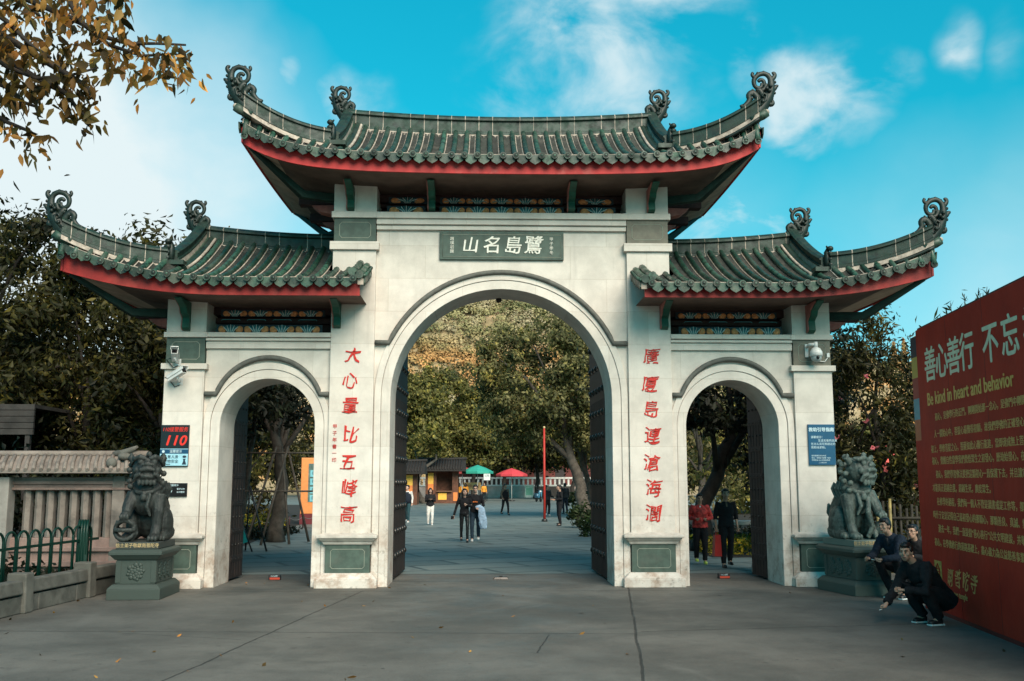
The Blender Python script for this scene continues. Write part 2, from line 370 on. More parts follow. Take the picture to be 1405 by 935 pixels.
def paving():
    b = NB('plaza_slabs'); x, y, z = b.sep()
    cmb = b.new('ShaderNodeCombineXYZ'); a = R(24)
    b.put(cmb.inputs[0], b.math('ADD', b.math('MULTIPLY', x, math.cos(a)), b.math('MULTIPLY', y, math.sin(a))))
    b.put(cmb.inputs[1], b.math('SUBTRACT', b.math('MULTIPLY', y, math.cos(a)), b.math('MULTIPLY', x, math.sin(a))))
    br = b.new('ShaderNodeTexBrick'); b.L.new(cmb.outputs[0], br.inputs[0]); br.inputs['Scale'].default_value = 1
    br.inputs['Brick Width'].default_value = 2.4; br.inputs['Row Height'].default_value = 1.2; br.inputs['Mortar Size'].default_value = .075; br.inputs['Mortar Smooth'].default_value = .3
    br.inputs['Color1'].default_value = (.175, .20, .185, 1); br.inputs['Color2'].default_value = (.105, .130, .124, 1); br.inputs['Mortar'].default_value = (.042, .052, .05, 1)
    c = b.mix(b.math('MULTIPLY', b.range(b.noise(.35, 6, .65), .35, .7), .5), br.outputs['Color'], (.15, .175, .16))
    c = b.mix(b.math('MULTIPLY', b.range(b.noise(2.4, 7, .7), .52, .7), .5), c, (.055, .07, .07))
    n = b.bump(b.math('SUBTRACT', 1., br.outputs['Fac']), .4, .01); n = b.bump(b.noise(40, 4, .6), .2, .005, n)
    return b.done(c, .62, n, 0, .4)
MB().add([(-700, -500, 0), (700, -500, 0), (700, 900, 0), (-700, 900, 0)], [(0, 1, 2, 3)]).build('ground', concrete())['kind'] = 'structure'
MB().add([(-45, 2.5, .004), (45, 2.5, .004), (45, 110, .004), (-45, 110, .004)], [(0, 1, 2, 3)]).build('plaza_paving', paving())['kind'] = 'structure'

# ------------------------------------------------------------------ the gateway
gate = thing('temple_gateway', 'white granite three-arched temple gateway with green glazed upturned roofs', 'gateway')
def arch_wall(m, x0, x1, cx, hw, sp, top, y0, y1, n=40):
    xs = [cx + hw * math.cos(math.pi - math.pi * i / n) for i in range(n + 1)]; zs = [sp + hw * math.sin(math.pi * i / n) for i in range(n + 1)]
    m.box(x0, cx - hw, y0, y1, 0, sp); m.box(cx + hw, x1, y0, y1, 0, sp)
    if cx - hw - x0 > .001: m.box(x0, cx - hw, y0, y1, sp, top); m.box(cx + hw, x1, y0, y1, sp, top)
    v = [];
    for x, z in zip(xs, zs): v += [(x, y0, z), (x, y0, top), (x, y1, z), (x, y1, top)]
    f = []
    for i in range(n):
        a, c = 4 * i, 4 * i + 4
        f += [(a, c, c + 1, a + 1), (a + 2, a + 3, c + 3, c + 2), (a, a + 2, c + 2, c), (a + 1, c + 1, c + 3, a + 3)]
    m.add(v, f, smooth=False)
def arch_band(m, cx, sp, r0, r1, y0, y1, z0=0., n=40, xclip=None):   # architrave: legs and arc
    pts0 = [(cx - r0, z0)] + [(cx + r0 * math.cos(math.pi - math.pi * i / n), sp + r0 * math.sin(math.pi * i / n)) for i in range(n + 1)] + [(cx + r0, z0)]
    pts1 = [(cx - r1, z0)] + [(cx + r1 * math.cos(math.pi - math.pi * i / n), sp + r1 * math.sin(math.pi * i / n)) for i in range(n + 1)] + [(cx + r1, z0)]
    if xclip: pts1 = [(max(xclip[0], min(xclip[1], x)), z) for x, z in pts1]
    v = []
    for (a, b_), (c, d) in zip(pts0, pts1): v += [(a, y0, b_), (c, y0, d), (c, y1, d), (a, y1, b_)]
    k = len(pts0); f = [(4 * i + j, 4 * i + (j + 1) % 4, 4 * i + 4 + (j + 1) % 4, 4 * i + 4 + j) for i in range(k - 1) for j in range(4)]
    f += [(0, 3, 2, 1), (4 * k - 4, 4 * k - 3, 4 * k - 2, 4 * k - 1)]
    m.add(v, f, smooth=False)
IN0, IN1, OUT0, OUT1 = 2.325, 3.12, 5.375, 6.09
SCX, SHW, SSP = 4.225, .85, 2.85
# walls
m = MB(); arch_wall(m, -IN0, IN0, 0, 2.02, 3.36, 6.49, .09, 1.1)
m.box(-IN0, -2.16, 1.102, 2.55, 0, 6.49); m.box(2.16, IN0, 1.102, 2.55, 0, 6.49); m.box(-2.159, 2.159, 1.102, 2.55, 5.75, 6.49)
m.build('wall', STONE, gate)
for s in (-1, 1):
    m = MB(); a, b_ = sorted((s * IN1, s * OUT0)); arch_wall(m, a, b_, s * SCX, SHW, SSP, 4.25, .09, 1.1)
    a1, b1 = s * SCX - SHW - .12, s * SCX + SHW + .12
    m.box(a, a1, 1.102, 2.55, 0, 4.25); m.box(b1, b_, 1.102, 2.55, 0, 4.25); m.box(a1 + .001, b1 - .001, 1.102, 2.55, 4.0, 4.25)
    m.build('wall', STONE, gate)
# architraves
for cx, sp, hw, w1, w2, clip in ((0, 3.36, 2.02, .165, .29, (-IN0, IN0)), (-SCX, SSP, SHW, .165, .29, (-OUT0, -IN1)), (SCX, SSP, SHW, .165, .29, (IN1, OUT0))):
    m = MB(); arch_band(m, cx, sp, hw + .002, hw + w1, .062, .11); arch_band(m, cx, sp, hw + w1 + .008, hw + w2, .045, .11, xclip=(clip[0] + .003, clip[1] - .003))
    m.build('architrave', STONE, gate, .006)
# hood moulds
def hood(cx, cz, r, zend, xl, xr):
    a0 = math.asin((zend - cz) / r); p = arc(cx, cz, r, math.pi - a0, a0, 36)
    pts = [(xl, 0.03, zend)] + [(x, .03, z) for x, z in p] + [(xr, .03, zend)]
    MB().tube(pts, .046, 8, upv=(0, 1, 0)).build('hood_mould', HOOD, gate)
hood(0, 3.43, 2.265, 4.37, -IN0 + .01, IN0 - .01)
for s in (-1, 1): hood(s * SCX, 3.10, .985, 3.42, min(s * (OUT0 - .01), s * (IN1 + .01)), max(s * (OUT0 - .01), s * (IN1 + .01)))
# piers
def inset_outline(m, x0, x1, z0, z1, y, w=.012, ch=.045):
    P_ = [(x0 + ch, z0), (x1 - ch, z0), (x1, z0 + ch), (x1, z1 - ch), (x1 - ch, z1), (x0 + ch, z1), (x0, z1 - ch), (x0, z0 + ch), (x0 + ch, z0)]
    m.tube([(x, y, z) for x, z in P_], w * .6, 4, upv=(0, 1, 0), smooth=False)
def pier(s, x0, x1, zc1, zp, zc0, ztop, hc):
    a, b_ = sorted((s * x0, s * x1))
    m = MB(); m.box(a, b_, 0, 2.6, .93, zc1); m.box(a, b_, 0, 2.6, zc0 + hc, ztop)
    pr = m.build('pier', STONE, gate, .01)
    m = MB(); m.box(a - .055, b_ + .055, -.055, 2.655, zc1, zc1 + (.155 if x0 < 3 else .105)); m.box(a - .035, b_ + .035, -.035, 2.635, zc0, zc0 + hc)
    m.build('pier_cap', STONE, pr, .008)
    z0 = zc1 + (.155 if x0 < 3 else .105); m = MB(); m.box(a + .012, b_ - .012, .012, 2.588, z0, zc0)
    m.mat(1); inset_outline(m, a + .11, b_ - .11, z0 + .08, zc0 - .08, .012)
    m.build('frieze_panel', [GREYSTONE if (s > 0) else GREENSTONE, LINE], pr)
    # plinth
    m = MB(); m.frustum((a - .16, b_ + .14, -.17, 2.77, 0), (a - .16, b_ + .14, -.17, 2.77, .155)); m.frustum((a - .155, b_ + .135, -.165, 2.765, .155), (a - .04, b_ + .03, -.06, 2.65, .255))
    m.build('plinth_base', granite('plinth_granite_' + ('in' if x0 < 3 else 'out')) if s < 0 else bpy.data.materials['plinth_granite_' + ('in' if x0 < 3 else 'out')], pr, .012)
    m = MB(); m.box(a + .004, b_ - .004, -.02, 2.62, .255, .745); m.mat(1); inset_outline(m, a + .1, b_ - .1, .33, .665, -.02, .01, .035)
    m.build('plinth_panel', [GREENSTONE, LINE], pr)
    m = MB(); m.frustum((a - .03, b_ + .03, -.045, 2.64, .745), (a - .055, b_ + .055, -.07, 2.67, .80)); m.frustum((a - .06, b_ + .06, -.08, 2.68, .80), (a - .12, b_ + .11, -.14, 2.74, .855))
    m.box(a - .15, b_ + .13, -.16, 2.76, .86, .915); m.frustum((a - .14, b_ + .12, -.15, 2.75, .915), (a - .02, b_ + .02, -.02, 2.62, .95))
    m.build('plinth_cap', CAPSTONE, pr, .014)
for s in (-1, 1):
    pier(s, IN0, IN1, 6.09, 6.245, 6.70, 7.35, .12)
    pier(s, OUT0, OUT1, 3.86, 3.965, 4.445, 5.15, .095)
# cornices
m = MB(); m.box(-IN0, IN0, -.05, 2.6, 6.695, 6.81); m.box(-IN0, IN0, .0, 2.6, 6.655, 6.694); m.box(-IN0, IN0, -.02, 2.6, 6.585, 6.654); m.box(-IN0, IN0, .04, 2.6, 6.56, 6.584); m.box(-IN0, IN0, .02, 2.6, 6.49, 6.559)
m.build('cornice', STONE, gate, .006)
for s in (-1, 1):
    a, b_ = sorted((s * IN1, s * OUT0)); m = MB()
    m.box(a, b_, -.02, 2.6, 4.455, 4.54); m.box(a, b_, .05, 2.6, 4.435, 4.454); m.box(a, b_, .0, 2.6, 4.39, 4.434); m.box(a, b_, .05, 2.6, 4.365, 4.389); m.box(a, b_, .03, 2.6, 4.25, 4.364)
    m.build('cornice', STONE, gate, .006)
# timber recess above the cornices, with its painted friezes
def recess(x0, x1, z0, z1):
    m = MB(); m.box(x0, x1, .75, 1.9, z0, z1); m.box(x0, x1, .45, .75, z1 - .16, z1 - .02); m.box(x0, x1, .6, .75, z0 + .26, z0 + .36)
    m.build('timber_recess', TIMBER, gate)
def frieze(x0, x1, z, y, per, k=1.):
    m = MB(); n = max(1, round((x1 - x0) / per)); per = (x1 - x0) / n
    m.mat(3).box(x0 - .03, x1 + .03, y + .02, y + .06, z, z + .16 * k)
    for i in range(n):
        c = x0 + per * (i + .5)
        m.mat(1)
        for q in range(-4, 5):
            m.mat(1 if q % 2 else 2, True); w = .016
            m.tube([(c + q * .010, y, z + .003), (c + q * .019, y - .012, z + .06 * k), (c + q * .036 * per / .5, y - .005, z + .155 * k - abs(q) * .009)], [.008, .009, .010], 5)
        m.mat(0, True)
        for e in (-1, 1):
            cx = c + e * per * .36
            m.ball((cx, y, z + .068 * k), (per * .125, .022, .066 * k), 10, 6)
            m.ball((cx - e * per * .1, y, z + .045 * k), (per * .07, .018, .042 * k), 8, 5)
        m.mat(1, False); m.tube([(c - .17, y - .01, z + .23 * k), (c - .15, y - .01, z + .25 * k), (c + .15, y - .01, z + .25 * k), (c + .17, y - .01, z + .23 * k)], .006, 4)
    m.build('painted_frieze', [ORANGE, TEAL, FWHITE, INK], gate)
recess(-IN0, IN0, 6.812, 7.3)
for a, b_ in ((-2.12, -1.46), (-1.14, 1.14), (1.46, 2.12)):
    frieze(a, b_, 6.815, .12, .49); frieze(a, b_, 7.10, .40, .49, .8)
for s in (-1, 1):
    a, b_ = sorted((s * IN1, s * OUT0)); recess(a, b_, 4.542, 5.1)
    a, b_ = sorted((s * 3.33, s * 5.2)); frieze(a, b_, 4.545, .12, .47); frieze(a, b_, 4.90, .40, .47, .8)
# green brackets
def bracket(x, z0, z1, w=.062, out=.62):
    h = z1 - z0
    p = [(.0, z0), (-.09, z0 + .02), (-.13, z0 + .10 * h), (-.10, z0 + .42 * h), (-.16, z0 + .50 * h), (-.24, z0 + .56 * h), (-.30, z0 + .74 * h), (-.44, z0 + .84 * h), (-out, z0 + .95 * h), (-out, z1), (.0, z1)]
    m = MB(); m.prism(p, x - w, x + w, 'x'); m.mat(1).prism([(y * .9 + .0, z + .004) for y, z in p], x - w * 1.35, x - w * 1.01, 'x')
    m.build('bracket', [BRACKET, PINK], gate, .006)
for x in (-2.80, -1.30, 1.30, 2.80): bracket(x, 6.83, 7.26)
for s in (-1, 1):
    for x in (3.0, 5.72): bracket(s * x, 4.56 if x > 4 else 4.62, 5.08)
# plaque
pl = MB().box(-1.155, 1.155, .035, .12, 5.93, 6.455).build('plaque', GREENSTONE, gate, .01)
m = MB(); m.tube([(-1.10, .032, 5.98), (1.10, .032, 5.98), (1.10, .032, 6.405), (-1.10, .032, 6.405), (-1.10, .032, 5.98)], .007, 4, upv=(0, 1, 0)); m.build('plaque_border', LINE, pl)
for x, ch, k in ((-.595, '山', .33), (-.19, '名', .36), (.20, '島', .36), (.575, '鷺', .37)): MB().text(ch, k, FRONT(x, .028, 6.19), .01, 0, .12, wob=.018, bold=.004).build('lettering', WHITEINK, pl)
for s_, x, dz in (('趙樸初題', -.925, .08), ('甲子季冬', .925, .085)):
    m = MB()
    for i, ch in enumerate(s_): m.text(ch, .075, FRONT(x, .028, 6.32 - i * dz), .006, 0)
    m.build('lettering', WHITEINK, pl)
# couplets
def couplet(chars, x, zs, size, small, sx):
    for ch, z in zip(chars, zs): MB().text(ch, size, FRONT(x + .02 * math.sin(z * 5), -.006, z), .008, 0, .10, wob=.042, bold=.0025).build('lettering', CHARRED, gate)
    if small:
        m = MB()
        for i, ch in enumerate(small): m.text(ch, .085, FRONT(sx, -.005, 2.83 - i * .12), .004, 0)
        m.build('lettering', CHARRED, gate)
couplet('大心量比五峰高', -2.74, [4.11, 3.66, 3.19, 2.68, 2.17, 1.73, 1.26], .335, '甲子年書一印', -3.0)
couplet('廣廈島連滄海濶', 2.72, [4.11, 3.60, 3.15, 2.66, 2.17, 1.72, 1.27], .335, None, 0)
# arch lamp under the crown
m = MB(); m.lathe([(.05, .05), (.05, 0), (.035, -.03), (.0, -.04)], 10, FX(-.04, 1.0, 5.33)); m.build('ceiling_lamp', flat('lamp_black', (.02, .02, .02)), gate)
# doors (open inwards)
def door(cx, hw, sp, s, ang, rows, cols, br):
    y0, w = 1.14, hw - .03
    pts = [(0, .04), (w, .04)] + [(w - (hw - .03) * math.sin(t) if t < math.pi / 2 else 0, sp + (hw - .05) * math.cos(t)) for t in [math.pi / 2 * i / 14 for i in range(15)]]
    T = Matrix.Translation((cx + s * (hw + .035), y0, 0)) @ Matrix.Rotation(s * ang, 4, 'Z')
    m = MB(); m.prism(pts, -.04, .04, 'x', T)
    for q in range(1, int(w / .16)): m.box(-.046, .046, q * .16 - .006, q * .16 + .006, .08, sp + .1, T)
    m.mat(1)
    for z in rows[::2]: m.box(-.05, .05, .02, w - .02, z - .05, z + .05, T)
    d = m.build('door_leaf', [DOORWOOD, IRON if hw > 1.5 else DOORWOOD], gate, .004)
    m = MB(); m.smooth = True
    for z in rows:
        for q in range(cols):
            y = (q + .5) * w / cols
            if z < sp + math.sqrt(max(0, hw ** 2 - (w - y) ** 2)) - .12: m.ball((-s * .045, y, z), (br * .75, br, br), 8, 5, T)
    m.build('door_rivets', IRON, d)
for s in (-1, 1):
    door(0, 2.02, 3.36, s, R(2), [.45 + .46 * i for i in range(11)], 5, .062)
    door(-SCX, SHW, SSP, s, R(3 if s < 0 else 2), [.4 + .26 * i for i in range(13)], 4, .022)
    door(SCX, SHW, SSP, s, R(4 if s > 0 else 2), [.4 + .26 * i for i in range(13)], 4, .022)
# ------------------------------------------------------------------ the roofs
YF, YC = -1.1, 1.3; DY = YC - YF; PITCHX = .2265
def finial(m, o, s, k=1., rz=0.):
    q = .0034 * k
    def P_(x, y, v=0): return (o[0] + s * (150 - x) * q, o[1] + v, o[2] + (280 - y) * q)
    def T_(pts, rs, fl=.62): m.tube([P_(*p) for p in pts], [r * q for r in rs], 8, upv=(0, 1, 0), sx=1., sy=fl * 1.2)
    def sm(pts, n=3):   # Catmull-Rom
        out = []
        for i in range(len(pts) - 1):
            p0, p1, p2, p3 = pts[max(i - 1, 0)], pts[i], pts[i + 1], pts[min(i + 2, len(pts) - 1)]
            for j in range(n):
                t = j / n; out.append(tuple(.5 * ((2 * b) + (-a + c) * t + (2 * a - 5 * b + 4 * c - d) * t * t + (-a + 3 * b - 3 * c + d) * t ** 3) for a, b, c, d in zip(p0, p1, p2, p3)))
        return out + [pts[-1]]
    def S(pts, rs, fl=.62):
        z = sm([(*p, r) for p, r in zip(pts, rs)]); T_([p[:2] for p in z], [max(2, p[2]) for p in z], fl)
    S([(170, 300), (125, 240), (95, 190), (82, 142), (86, 98), (112, 74), (148, 80), (172, 108), (170, 140), (152, 154), (134, 146), (132, 126)], [38, 34, 28, 21, 16, 14, 13, 13, 12, 12, 10, 8])
    S([(120, 215), (135, 180), (150, 165), (162, 170)], [20, 18, 15, 10])
    S([(150, 225), (165, 195), (185, 180), (203, 196), (200, 220), (218, 246), (238, 258), (246, 248)], [20, 18, 17, 16, 15, 14, 13, 9])
    S([(86, 110), (70, 98), (60, 82), (64, 70), (74, 72)], [15, 13, 11, 10, 8]); S([(84, 165), (66, 156), (54, 142), (44, 142)], [16, 13, 10, 7])
    S([(110, 235), (88, 244), (76, 236), (78, 222)], [16, 14, 11, 8]); S([(158, 88), (172, 92), (182, 80), (176, 68)], [12, 11, 9, 8]); S([(170, 186), (176, 168), (186, 162)], [8, 7, 5])
    S([(150, 118), (138, 108), (124, 112), (118, 126), (124, 140)], [9, 11, 11, 11, 9]); S([(108, 130), (118, 160), (138, 168), (156, 182)], [12, 13, 12, 10])
    for i in range(9): x, y = [(62, 120), (60, 150), (66, 180), (80, 212), (100, 242), (72, 98), (92, 78), (120, 66), (152, 72)][i]; m.ball(P_(x, y), 9 * q, 7, 5)
    for i in range(6): x, y = [(150, 210), (168, 226), (188, 212), (140, 186), (206, 262), (228, 270)][i]; m.ball(P_(x, y), 11 * q, 7, 5)
    for e in (-1, 1):
        for i in range(5): x, y = [(92, 150), (98, 176), (112, 164), (136, 236), (158, 258)][i]; m.ball(P_(x, y, e * 24 * q), 11 * q, 7, 5)
        S2 = [(150, 262), (120, 228), (112, 200), (128, 190), (138, 204), (128, 216)]
        m.tube([P_(x, y, e * 20 * q) for x, y in S2], [9 * q, 9 * q, 8 * q, 7 * q, 6 * q, 4 * q], 6)
RPROF = [(-.17, 0), (.17, 0), (.17, .05), (.12, .07), (.12, .23), (.165, .25), (.165, .285), (.09, .335), (-.09, .335), (-.165, .285), (-.165, .25), (-.12, .23), (-.12, .07), (-.17, .05)]
def ridge_run(m, pts, sides, ups, k=1., step=.27, kz=None):
    kz = kz or k
    pr = [(a * k, b * kz) for a, b in RPROF]; pj = [(a * k * 1.04, b * kz * 1.012 - .003) for a, b in RPROF]
    m.mat(0).sweep(pr, pts, sides, ups)
    m.mat(1); acc = 0; P_ = [Vector(p) for p in pts]; nxt = step * .5
    for i in range(len(P_) - 1):
        d = (P_[i + 1] - P_[i]).length
        while nxt < acc + d:
            t = (nxt - acc) / d; c = P_[i].lerp(P_[i + 1], t); dr = (P_[i + 1] - P_[i]).normalized() * .006
            jit = random.random(); a = Vector(sides[i]); u = Vector(ups[i])
            if jit > .12: m.sweep(pj, [c - dr * (.5 + jit), c + dr * (.5 + jit)], [a, a], [u, u])
            nxt += step
        acc += d
def make_roof(parts, ze0, dz, lift, flift, fz, rl, xe, xg, th, sides, xin=None, rprof=.34, hipb=(7.9, .47)):
    """sides: (-1,1) = both ends hipped; one side = one end hipped, the other a verge at xin against the pier"""
    both = len(sides) == 2; s0 = sides[0]; random.seed(int(ze0 * 10) + s0)
    def zs(x, t): return ze0 + lift(abs(x)) * max(0., 1 - t) ** 1.4 + dz * (.58 * t + .42 * t * t) + rl(abs(x)) * t
    def zr_(x, t):
        a = abs(x)
        if a <= xg: return zs(x, t)
        return zs(x, t) + .13 * min(1., t / max(.02, th * (xe - a) / (xe - xg)))
    def S(x, t, dzz=0.): return (x, YF + DY * t, zr_(x, t) + dzz)
    def tend(x):
        a = abs(x)
        if not both and a < IN1 + .02: return (0.0 - YF) / DY - .01
        return .985 if a <= xg else max(.035, th * (xe - a) / (xe - xg))
    def mir(p): return (p[0], 2 * YC - p[1], p[2])
    xs = []
    if both:
        n = int(xe / PITCHX); xs = [PITCHX * i for i in range(-n, n + 1)]
    else:
        x = xin + .08
        while x < xe - .05: xs.append(s0 * x); x += PITCHX
    m = MB()
    for flip in (False, True):
        for i, x in enumerate(xs):
            te = tend(x)
            if flip and not both and abs(x) < IN1 + .02: continue
            # barrel tile row
            L = te * DY * 1.18; nseg = max(2, int(L / .06)); pts = []; rad = []
            for j in range(nseg + 1):
                t = -.036 + (te + .036) * j / nseg; p = S(x, t, .055); pts.append(mir(p) if flip else p); rad.append(.049 + (.006 if j % 4 == 0 else 0))
            m.mat(0, True).tube(pts, rad, 8)
            p = S(x, -.036, .055)
            if not flip:
                m.mat(3, False).tube([(p[0], p[1] - .02, p[2]), (p[0], p[1] + .03, p[2])], .060, 14); m.mat(1).tube([(p[0], p[1] - .026, p[2]), (p[0], p[1] - .01, p[2])], .042, 12); m.mat(3).ball((p[0], p[1] - .026, p[2]), (.026, .012, .026), 8, 5)
            # pan course between this row and the next
            x2 = x + (PITCHX if both else s0 * PITCHX)
            if abs(x2) > xe + .06: continue
            te2 = min(te, max(tend(x2), .03)); nc = max(1, int(te2 * DY * 1.18 / .062)); v = []
            for j in range(nc + 1):
                for st in (0, 1):
                    t = te2 * j / nc; oz = (.026 if st else -.016)
                    for q, dip in ((.14, .03), (.5, -.012), (.86, .03)):
                        p = S(x + (x2 - x) * q, t, oz + dip); v.append(mir(p) if flip else p)
            rows = 2 * (nc + 1); f = [(3 * a + b_, 3 * a + b_ + 1, 3 * a + b_ + 4, 3 * a + b_ + 3) for a in range(rows - 1) for b_ in (0, 1)]
            m.mat(1, False).add(v, f)
            if not flip:   # drip tile
                xm = (x + x2) / 2; sl = (zs(x2, 0) - zs(x, 0)) / (x2 - x); zc = zs(xm, 0) + .015
                o = [(-.106, .035), (.106, .035), (.112, -.005), (.108, -.045), (.088, -.085), (.05, -.112), (.015, -.130), (0, -.142), (-.015, -.130), (-.05, -.112), (-.088, -.085), (-.108, -.045), (-.112, -.005)]
                k = random.uniform(.94, 1.04); yy = YF - .060 + random.uniform(-.006, .006)
                m.mat(3).prism([(xm + a * k, zc + b_ * k + a * sl) for a, b_ in o], yy, yy + .022)
                m.mat(2).prism([(xm + a * .99, zc + b_ + a * sl) for a, b_ in ((-.1, .03), (.1, .03), (.09, .048), (-.09, .048))], YF - .045, YF + .05)
    m.mat(2, False)
    # mortar under the barrels: a white bedding strip along one flank of each row
    for i, x in enumerate(xs):
        te = tend(x)
        for e in (-1, 1):
            if random.random() < .25: continue
            pts = [S(x + e * .056, te * j / 10, .032) for j in range(11)]
            m.tube(pts, .013, 4, smooth=False)
    roof = m.build('tiled_roof', [TILE, PAN, MORTAR, DRIP], gate)
    # verge against the inner pier
    if not both:
        m = MB(); te = (0 - YF) / DY - .01
        for q, up in ((xin - .02, .12), (xin + .10, .17)):
            pts = [S(s0 * q, -.012 + te * j / 14, up) for j in range(15)]; m.mat(0, True).tube(pts, [.066 + (.006 if j % 3 == 0 else 0) for j in range(15)], 8)
            p = pts[0]; m.mat(2, False).tube([(p[0], p[1] - .025, p[2]), (p[0], p[1] + .03, p[2])], .075, 12)
        pts = [S(s0 * (xin - .04), te * j / 14, .0) for j in range(15)]
        m.mat(1).sweep([(-.05, -.06), (.05, -.06), (.05, .10), (-.05, .10)], pts, [(1, 0, 0)] * 15, [(0, 0, 1)] * 15)
        for j in range(7):
            p = S(s0 * (xin - .10), te * (j + .4) / 7, .02); x_ = p[0]
            m.mat(2).prism([(p[1] - .065, p[2] + .06), (p[1] + .065, p[2] + .10), (p[1] + .055, p[2] - .02), (p[1], p[2] - .10), (p[1] - .055, p[2] - .06)], x_ - .012, x_ + .012, 'x')
            m.mat(0).ball((x_ - s0 * .01, p[1] - .08, p[2] + .06), .038, 8, 5)
        m.build('verge', [TILE, MORTAR, DRIP], roof)
    # gables, side slopes
    m = MB(); zfoot = zs(xg, th)
    for s in sides:
        n = 12; Yb = YF + DY * th
        low = [(s * xg, Yb + (2 * (YC - Yb)) * i / n) for i in range(n + 1)]
        top = []
        for x, y in low: t = (y - YF) / DY if y <= YC else (2 * YC - y - YF) / DY; top.append((x, y, zs(xg, t) - .02))
        v = [(x, y, zfoot - .05) for x, y in low] + top; m.mat(1, False).add(v, [(i, i + 1, n + 2 + i, n + 1 + i) for i in range(n)])
        k = 26; v = []
        for i in range(k + 1):
            y = YF + 2 * DY * i / k; f_ = min(1., (min(y, 2 * YC - y) - YF) / (DY * th)); xi = xe - (xe - xg) * f_
            sag = 1 - (abs(y - YC) / DY) ** 2; zo = ze0 + lift(xe) - .05 * sag; zi = zo + (zfoot + .10 - zo) * f_
            v += [(s * (xe + .02), y, zo), (s * xi, y, zi)]
            if 0 < i < k and f_ >= .2:
                m.mat(0, True).tube([(s * (xe + .05), y, zo + .05), (s * (xe * .6 + xi * .4), y, zo * .6 + zi * .4 + .03), (s * xi, y, zi + .05)], .062, 8)
            o = [(-.1, .03), (.1, .03), (.07, -.085), (0, -.15), (-.07, -.085)]
            if i < k: m.mat(3, False).prism([(y + .09 + a, zo + b_) for a, b_ in o], s * (xe + .02), s * (xe + .045), 'x')
        m.mat(1, False).add(v, [(2 * i, 2 * i + 1, 2 * i + 3, 2 * i + 2) for i in range(k)])
    m.build('gable_slope', [TILE, PAN, MORTAR, DRIP], roof)
    # main ridge
    x0, x1 = (-xg, xg) if both else sorted((s0 * (IN1 - .02), s0 * xg)); n = 40
    xr = [x0 + (x1 - x0) * i / n for i in range(n + 1)]
    m = MB(); ridge_run(m, [(x, YC, zs(x, 1) - .10) for x in xr], [(0, 1, 0)] * (n + 1), [(0, 0, 1)] * (n + 1), 1., .275, rprof / .335)
    m.mat(1).sweep([(-.2, -.17), (.2, -.17), (.19, -.10), (-.19, -.10)], [(x, YC, zs(x, 1)) for x in xr], [(0, 1, 0)] * (n + 1), [(0, 0, 1)] * (n + 1))
    m.build('main_ridge', [RIDGE, MORTAR], roof)
    for s in sides:
        # descending ridges, front and back
        for flip in (False, True):
            T_ = [1. - (1. - th * 1.08) * i / 14 for i in range(15)]
            pts = [S(s * (xg + .02), t, .06) for t in T_]; pts = [mir(p) for p in pts] if flip else pts
            m = MB(); ridge_run(m, pts, [(1, 0, 0)] * 15, [(0, 0, 1)] * 15, .62, 9., .55)
            m.mat(1, False).sweep([(-.11, -.25), (.11, -.25), (.10, .0), (-.10, .0)], pts, [(1, 0, 0)] * 15, [(0, 0, 1)] * 15)
            low = [S(s * (xg - .17), t, .06) for t in T_]; low = [mir(p) for p in low] if flip else low
            m.mat(0, True).tube(low, .07, 8); m.mat(1, True).tube([(p[0] - s * .075, p[1], p[2] + .02) for p in low], .03, 6)
            p = pts[-1]; e = -1 if not flip else 1
            m.mat(0, False).box(p[0] - .16 - (.06 if s > 0 else .2), p[0] + .16 + (.2 if s > 0 else .06), p[1] - .12, p[1] + .12, p[2] - .1, p[2] - .02)
            m.mat(2, True).ball((p[0] + s * .02, p[1] + e * .04, p[2] + .13), (.06, .075, .18), 10, 7)
            for q in range(4): m.ball((p[0] + s * .07, p[1] + e * (.10), p[2] + .02 + q * .10), (.06, .05, .05), 8, 5)
            m.tube([(p[0] + s * .02, p[1], p[2] + .24), (p[0] + s * .05, p[1] + e * .05, p[2] + .34), (p[0] + s * .0, p[1] + e * .10, p[2] + .36)], [.05, .035, .015], 6)
            m.build('descending_ridge', [RIDGE, MORTAR, SCROLL], roof)
            # hip ridge to the corner
            n = 18; pts = []; ups = []
            for i in range(n + 1):
                f_ = i / n; x = xg + .10 + (xe - .02 - xg - .10) * f_; t = th * (1 - f_); y = YF + DY * t
                pts.append((s * x, y, hipb[0] + hipb[1] * f_ ** 2.05))
            pts = [mir(p) for p in pts] if flip else pts
            dx = xe - xg; dy = DY * th; l = math.hypot(dx, dy); sd_ = (dy / l, s * dx / l * (-1 if flip else 1), 0)
            m = MB(); kz = 1.0
            ridge_run(m, pts, [sd_] * (n + 1), [(0, 0, 1)] * (n + 1), .8, .25, .93)
            m.mat(1, False).sweep([(-.145, -.09), (.145, -.09), (.12, .0), (-.12, .0)], pts, [sd_] * (n + 1), [(0, 0, 1)] * (n + 1))
            m.mat(2, True); m.tube([Vector(p) + Vector((0, 0, -.03 - .10)) + Vector(sd_) * (-.15 if True else 0) for p in pts[-8:]], .03, 6)
            hr = m.build('corner_ridge', [RIDGE, MORTAR, SCROLL], roof)
            m = MB(); pe = pts[-1]; dxy = (pts[-1][1] - pts[-3][1])
            finial(m, (pe[0] + s * .0, pe[1] + .02, pe[2] + .07), s, 1.0)
            m.build('scroll_finial', SCROLL, hr)
            # corner cap tile
            m = MB(); m.mat(0, True).tube([(s * (xe - .2), pe[1], pe[2] - .12), (s * (xe + .02), pe[1] + (-.02 if not flip else .02), pe[2] - .03), (s * (xe + .10), pe[1] + (-.04 if not flip else .04), pe[2] + .02)], [.09, .085, .08], 10)
            m.mat(1).ball((s * (xe + .09), pe[1] + (-.06 if not flip else .06), pe[2] + .02), .05, 8, 6); m.build('corner_tile', [DRIP, MORTAR], hr)
